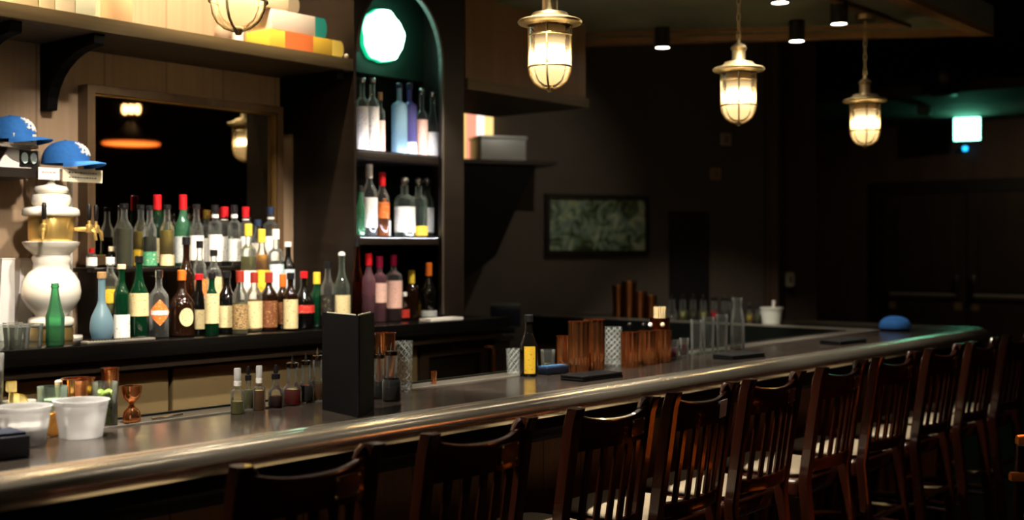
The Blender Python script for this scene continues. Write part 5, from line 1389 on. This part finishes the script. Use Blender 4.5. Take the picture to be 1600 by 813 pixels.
def sweep_rect(pts, wx_, wy_, bev=.006):
    """a post: rounded rectangle swept through centre points (x, y, z)"""
    bm = bmesh.new(); S = []
    for x, y, z in pts:
        S.append([bm.verts.new((x + sx * a, y + sy * b, z)) for sx, sy, a, b in
                  ((-1, -1, wx_ - bev, wy_), (1, -1, wx_ - bev, wy_), (1, -1, wx_, wy_ - bev), (1, 1, wx_, wy_ - bev), (1, 1, wx_ - bev, wy_), (-1, 1, wx_ - bev, wy_), (-1, 1, wx_, wy_ - bev), (-1, -1, wx_, wy_ - bev))])
    for A, B in zip(S, S[1:]):
        for k in range(8): bm.faces.new((A[k], A[(k + 1) % 8], B[(k + 1) % 8], B[k]))
    bm.faces.new(S[0][::-1]); bm.faces.new(S[-1])
    return bm
HWC = .185
def yback(z): return -.0 + .15 * (1.11 - z) if z > .66 else .0675 - .10 * (.66 - z)
def make_chair():
    t = thing('bar_chair', '', 'chair', (0, 0, 0), 0, 'slatted wooden bar chairs along the bar')
    for s in (-1, 1):
        pts = [(s * HWC, yback(z), z) for z in (0, .25, .5, .66, .8, .95, 1.06)] + [(s * (HWC + .002), -.004, 1.095), (s * (HWC + .003), -.010, 1.108)]
        p = obj('back_post', sweep_rect(pts, .019, .022), MAHOG, t)
        # scrolled ear
        obj('ear', tube([(s * (HWC - .02), .004, 1.098), (s * (HWC - .034), .006, 1.088), (s * (HWC - .05), .004, 1.074)], .012, 10, radii=[.013, .011, .006]), MAHOG, p)
    cr_ = obj('crest_rail', curved_board(-HWC + .0195, HWC - .0195, .03, .026, lambda u: 1.066 + .022 * abs(u) ** 2.5, lambda u: .98 + .006 * (1 - u * u), .016), MAHOGX, t)
    for k in range(5):
        x = -.118 + .059 * k; u = x / .166; bo = .03 * (1 - u * u)
        pts = [(x, .012 + .15 * (.98 - z) - bo * .9, z) for z in (.752, .80, .86, .92, .984)]
        obj('slat', sweep_rect(pts, .0135, .006, .003), MAHOG, t)
    obj('lower_rail', curved_board(-HWC + .0195, HWC - .0195, .03, .03, lambda u: .752, lambda u: .705, .055), MAHOGX, t)
    # seat
    obj('seat_frame', box(-.204, .204, .085, .50, .595, .668, bev=.018), MAHOGX, t)
    bm = bmesh.new(); n = 40; rings = []
    for fr_, z in ((.86, .6685), (.93, .674), (.94, .682), (.9, .692), (.8, .698), (.5, .701)):
        ring = []
        for i in range(n):
            a = 2 * pi * i / n; ca, sa = cos(a), sin(a)
            e_ = .42
            ring.append(bm.verts.new((.198 * fr_ * math.copysign(abs(ca) ** e_, ca), .29 + .208 * fr_ * math.copysign(abs(sa) ** e_, sa), z)))
        rings.append(ring)
    for A, B in zip(rings, rings[1:]):
        for i in range(n): bm.faces.new((A[i], A[(i + 1) % n], B[(i + 1) % n], B[i]))
    bm.faces.new(rings[0][::-1]); bm.faces.new(rings[-1])
    obj('seat', bm, VINYL, t, 60)
    for s in (-1, 1):
        obj('front_leg', sweep_rect([(s * .205, .50, 0), (s * .195, .485, .3), (s * .18, .465, .594)], .018, .018), MAHOG, t)
        obj('side_stretcher', tube([(s * HWC, yback(.3) + .02, .3), (s * .194, .469, .3)], .011), MAHOG, t)
    obj('back_stretcher', tube([(-HWC + .019, yback(.42), .42), (HWC - .019, yback(.42), .42)], .012), MAHOG, t)
    obj('foot_ring', tube(ring_pts(.15, .36, 36, 0, .27), .009, 8, closed=True), AGEDBRASS, t)
    return t
PLATE_BM = lambda: box(.045, .135, -.0125, -.0105, 1.0, 1.052, bev=.0008)
ch0 = make_chair()
plate = obj('name_plate', PLATE_BM(), mat('dull_brass_plate', '6a5233', .35, .8), ch0)
for sx in (.05, .13):
    for sz in (1.006, 1.046):
        obj('screw', lathe([(0, 0), (.0035, 0), (.0025, .002), (0, .0025)], 10), BRASS, plate).matrix_local = Matrix.Translation((sx, -.0126, sz)) @ Matrix.Rotation(R(90), 4, 'X')
xs_l = [1.51, 2.07, 2.66, 3.16, 3.65, 4.21, 4.75, 5.32, 5.86, 6.4]
ordn = ['nearest the black upright menu, first in the row', 'second in the row along the bar', 'third in the row along the bar', 'with a white tag on its crest, fourth in the row', 'fifth in the row along the bar',
        'sixth in the row along the bar', 'seventh in the row along the bar', 'eighth in the row along the bar', 'ninth in the row along the bar', 'tenth and farthest in the row along the bar']
YCH = 2.0
for i, xl in enumerate(xs_l):
    o = ch0 if i == 0 else dup(ch0, (0, 0, 0))
    o.location = (xl + HWC, YCH, 0); o.rotation_euler.z = R([0, 0, -1, 1, 0, 1, -1, 0, 1, 0][i])
    o['label'] = 'dark wooden bar chair ' + ordn[i]
    if i == 3:
        for c in list(o.children):
            if c.name.startswith('name_plate'):
                for s in list(c.children): bpy.data.objects.remove(s)
                bpy.data.objects.remove(c)
        pt = obj('price_tag', box(.06, .135, -.0125, -.0108, 1.0, 1.058), mat('tag_pink_white', 'd8c4bc', .7), o, 0); pt['label'] = 'white paper tag'
# turn plates to follow the crest's lean and bow
for o in bpy.data.objects:
    if o.name.startswith(('name_plate', 'price_tag')):
        # crest lean: y falls .10 per metre of height
        o.matrix_local = Matrix.Translation((.09, -.0245, 1.026)) @ Matrix.Rotation(R(12), 4, 'Z') @ Matrix.Rotation(R(5.7), 4, 'X') @ Matrix.Translation((-.09, .0115, -1.026))

# ladder-back dining chair at the right edge
cx_, cy_ = XY_z(1573, 4.0)
OAK = mat('orange_varnished_oak', 'c8702c', .3, coat=.4, var=.2, scale=(4, 20, 20))
t = thing('dining_chair', 'orange varnished ladder-back chair standing alone away from the bar', 'chair', (cx_, cy_, 0), TH - R(90))
for x in (.03, .43):
    obj('back_post', sweep_rect([(x, .02, 0), (x, .0, .45), (x, -.05, .9)], .016, .016), MAHOG, t)
    obj('front_leg', sweep_rect([(x, .4, 0), (x, .4, .43)], .018, .018), MAHOG, t)
obj('top_rail', curved_board(.012, .462, .03, .03, lambda u: .955 - .02 * u * u, lambda u: .905, -.05), OAK, t)
obj('ladder_slat', curved_board(-.008, .468, .02, .024, lambda u: .812, lambda u: .782, -.045), OAK, t)
obj('ladder_slat', curved_board(.047, .413, .02, .018, lambda u: .66, lambda u: .62, -.018), OAK, t)
obj('seat', box(.01, .45, .0, .42, .431, .46, bev=.01), OAK, t)

# ------------------------------------------------------------------ shaded pendant behind the camera, seen in the mirror
mpl = MY + .01
d = (12.0 - 0)
a, b = ray(205); Yv = 10.6; Xv = a * Yv / b
lx, ly = Xv, 2 * mpl - Yv; zz = depth(Xv, Yv)
t = thing('shaded_pendant', 'wide dark shaded pendant with orange glow, seen only in the mirror', 'lamp', (lx, ly, Z_at(225, zz)))
sr = 42 * zz / F
obj('shade', lathe([(sr, 0), (sr * .98, .012), (sr * .5, .13), (.04, .22), (.04, .24), (.036, .24), (.036, .215), (sr * .47, .12), (sr * .96, .0)], 40), mat('shade_black', '15100c', .5), t)
obj('lit_liner', lathe([(sr * .94, .002), (sr * .46, .118), (.034, .2), (0, .2)], 40), mat('orange_liner', 'ff9a50', .5, emis='ff8a3c', estr=2.2), t)
rim = obj('rim', tube(ring_pts(sr, .002, 40), .012, 8, closed=True), mat('orange_rim', 'ff9050', .5, emis='ff7a30', estr=1.2), t)
hu = (225 - 172) * zz / F
obj('upper_rose', lathe([(0, .2405), (.02, .2405), (.02, hu - .06), (.05, hu - .05), (.0, hu - .05)], 20), mat('rose_copper', '8a4a22', .3, .8), t)
for k in range(3):
    aa = TH + pi / 2 + (k - 1) * 0
    ox = (k - 1) * .064
    obj('bulb', lathe([(0, hu - .049), (.025, hu - .03), (.032, hu + .01), (.025, hu + .05), (0, hu + .06)], 18, loc=(ox * .64, ox * .77, 0)), mat('bulb_glow', 'ffe0b0', .3, emis='ffc888', estr=6.0), t)
obj('rod', tube([(0, 0, hu - .05), (0, 0, CEZ - Z_at(225, zz))], .012), BLACKPL, t)

# ------------------------------------------------------------------ black ceiling loudspeaker near the exit
x, y = XY_z(1475, 11.2)
t = thing('loudspeaker', 'round black loudspeaker hanging from the ceiling left of the exit sign', 'speaker', (x, y, Z_at(118, 11.2)), TH - R(90))
obj('cabinet', lathe([(0, -.2), (.12, -.19), (.19, -.1), (.2, 0), (.19, .1), (.12, .19), (0, .2)], 28), BLACKPL, t)
obj('drop_rod', tube([(0, 0, .19), (0, 0, CEZ - Z_at(118, 11.2))], .015), BLACKPL, t)

# ------------------------------------------------------------------ lights of the room, most of them added
def area_from(name, loc, target, energy, color, size):
    ld = bpy.data.lights.new(name, 'AREA'); ld.energy = energy; ld.color = color; ld.size = size; ld.shape = 'DISK'
    o = bpy.data.objects.new(name, ld); COL.objects.link(o); o.location = loc
    o.rotation_euler = (Vector(target) - Vector(loc)).to_track_quat('-Z', 'Y').to_euler(); return o
# added unseen canopy spots, the same fixture, to brighten the bar and back bar (their housings are built too)
extra = [((1.2, 3.2), (1.1, 2.75, 1.07), 170, 60, 'black cylinder spotlight over the plastic tubs'),
         ((1.65, 2.55), (2.2, 2.68, 1.1), 80, 60, 'black cylinder spotlight over the upright menu'),
         ((3.15, 2.55), (3.75, 2.75, 1.1), 130, 60, 'black cylinder spotlight over the copper cups'),
         ((4.75, 2.55), (5.3, 2.7, 1.1), 60, 60, 'black cylinder spotlight over the flat bill folders'),
         ((4.2, 2.6), (7.0, 4.1, 1.12), 110, 30, 'black cylinder spotlight towards the far bar leg'),
         ((1.75, 2.62), (2.35, 4.2, .98), 75, 50, 'black cylinder spotlight over the aisle by the fridges'),
         ((2.9, 2.62), (3.4, 4.2, .98), 60, 50, 'black cylinder spotlight over the aisle behind the menu'),
         ((2.35, 3.35), (2.75, 4.45, 1.35), 48, 64, 'black cylinder spotlight over the beer tower'),
         ((3.1, 3.35), (3.3, 4.45, 1.3), 78, 55, 'black cylinder spotlight over the riser bottles'),
         ((4.2, 3.5), (4.3, 4.5, 1.4), 50, 50, 'black cylinder spotlight before the arched cabinet')]
for (x, y), tg, en, sz, lb in extra:
    o = dup(spot, (x, y, 2.775), 0, lb)
    spotlamp('spot_beam', (x, y, 2.772), tg, en, NEUT, sz)  # light of an added unseen spot
for px, py, lb in spots:
    z = F * (2.775 - CAMH) / (HOR - py); x, y = XY_z(px, z)
    spotlamp('spot_beam', (x, y, 2.772), (x, y - .05, 0), 18, NEUT, 70)
# added downlights, unseen in the ceiling on the guests' side, to light the seats
dn = None
for i, x in enumerate((1.6, 3.4, 5.2, 7.0)):
    if dn is None:
        dn = thing('ceiling_downlight', '', 'downlight', (x, 1.1, CEZ - .03), 0, 'ceiling downlights over the guests')
        obj('trim_ring', lathe([(.05, 0), (.075, 0), (.075, .029), (.05, .029)], 24), BLACKPL, dn); obj('lens', lathe([(0, .01), (.049, .01), (.049, .02), (0, .02)], 24), SPOTW, dn)
        o = dn
    else: o = dup(dn, (x, 1.1, CEZ - .03))
    o['label'] = 'round ceiling downlight over the guests, ' + ol[i] + ' from the near end'
    spotlamp('down_beam', (x, 1.1, CEZ - .035), (x + .1, 1.9, .7), (5, 4, 2.5, 1.5)[i], NEUT, 60)
for k, (x, lb) in enumerate(((1.7, 'round ceiling downlight over the aisle, before the tan wall, near one'), (2.9, 'round ceiling downlight over the aisle, before the tan wall, far one'))):
    o = dup(dn, (x, 3.85, CEZ - .03), 0, lb)  # added unseen fixture, brightening the wall above the shelf
    spotlamp('shelf_beam', (x, 3.85, CEZ - .035), (x + .2, 4.62, 2.7), 125, WARM, 75)
spotlamp('hall_beam', (12.6, 3.2, 3.05), (14.2, 5.0, 1.2), 14, WARM, 110, 1.0)  # added spot without a fixture, to lift the dark hall and doors
# added warm spot without a fixture, giving the dining chair its orange light
spotlamp('table_beam', (cx_ + .5, cy_ - .3, 2.4), (cx_ + .1, cy_ + .1, .85), 110, (1, .5, .18), 40)
# added spot without a fixture, lightening the plaster wall and ledge
spotlamp('picture_beam', (6.3, 4.0, 3.5), (7.0, 5.95, 1.9), 15, NEUT, 60, 1.0)

# world: the faint glow of a dark room
w = bpy.data.worlds.new('world'); SC.world = w; w.use_nodes = True
bg = w.node_tree.nodes['Background']; bg.inputs['Color'].default_value = (.6, .5, .4, 1); bg.inputs['Strength'].default_value = .02

SC.view_settings.view_transform = 'Standard'
SC.view_settings.look = 'None'
SC.view_settings.exposure = 1.75
SC.view_settings.gamma = 1.0
SC.view_settings.use_curve_mapping = False
cy = SC.cycles
cy.use_denoising = True
cy.max_bounces = 10; cy.transparent_max_bounces = 40; cy.transmission_bounces = 10; cy.glossy_bounces = 5; cy.diffuse_bounces = 4
cy.caustics_reflective = False; cy.caustics_refractive = False
cy.sample_clamp_indirect = 4.0
cy.use_light_tree = True
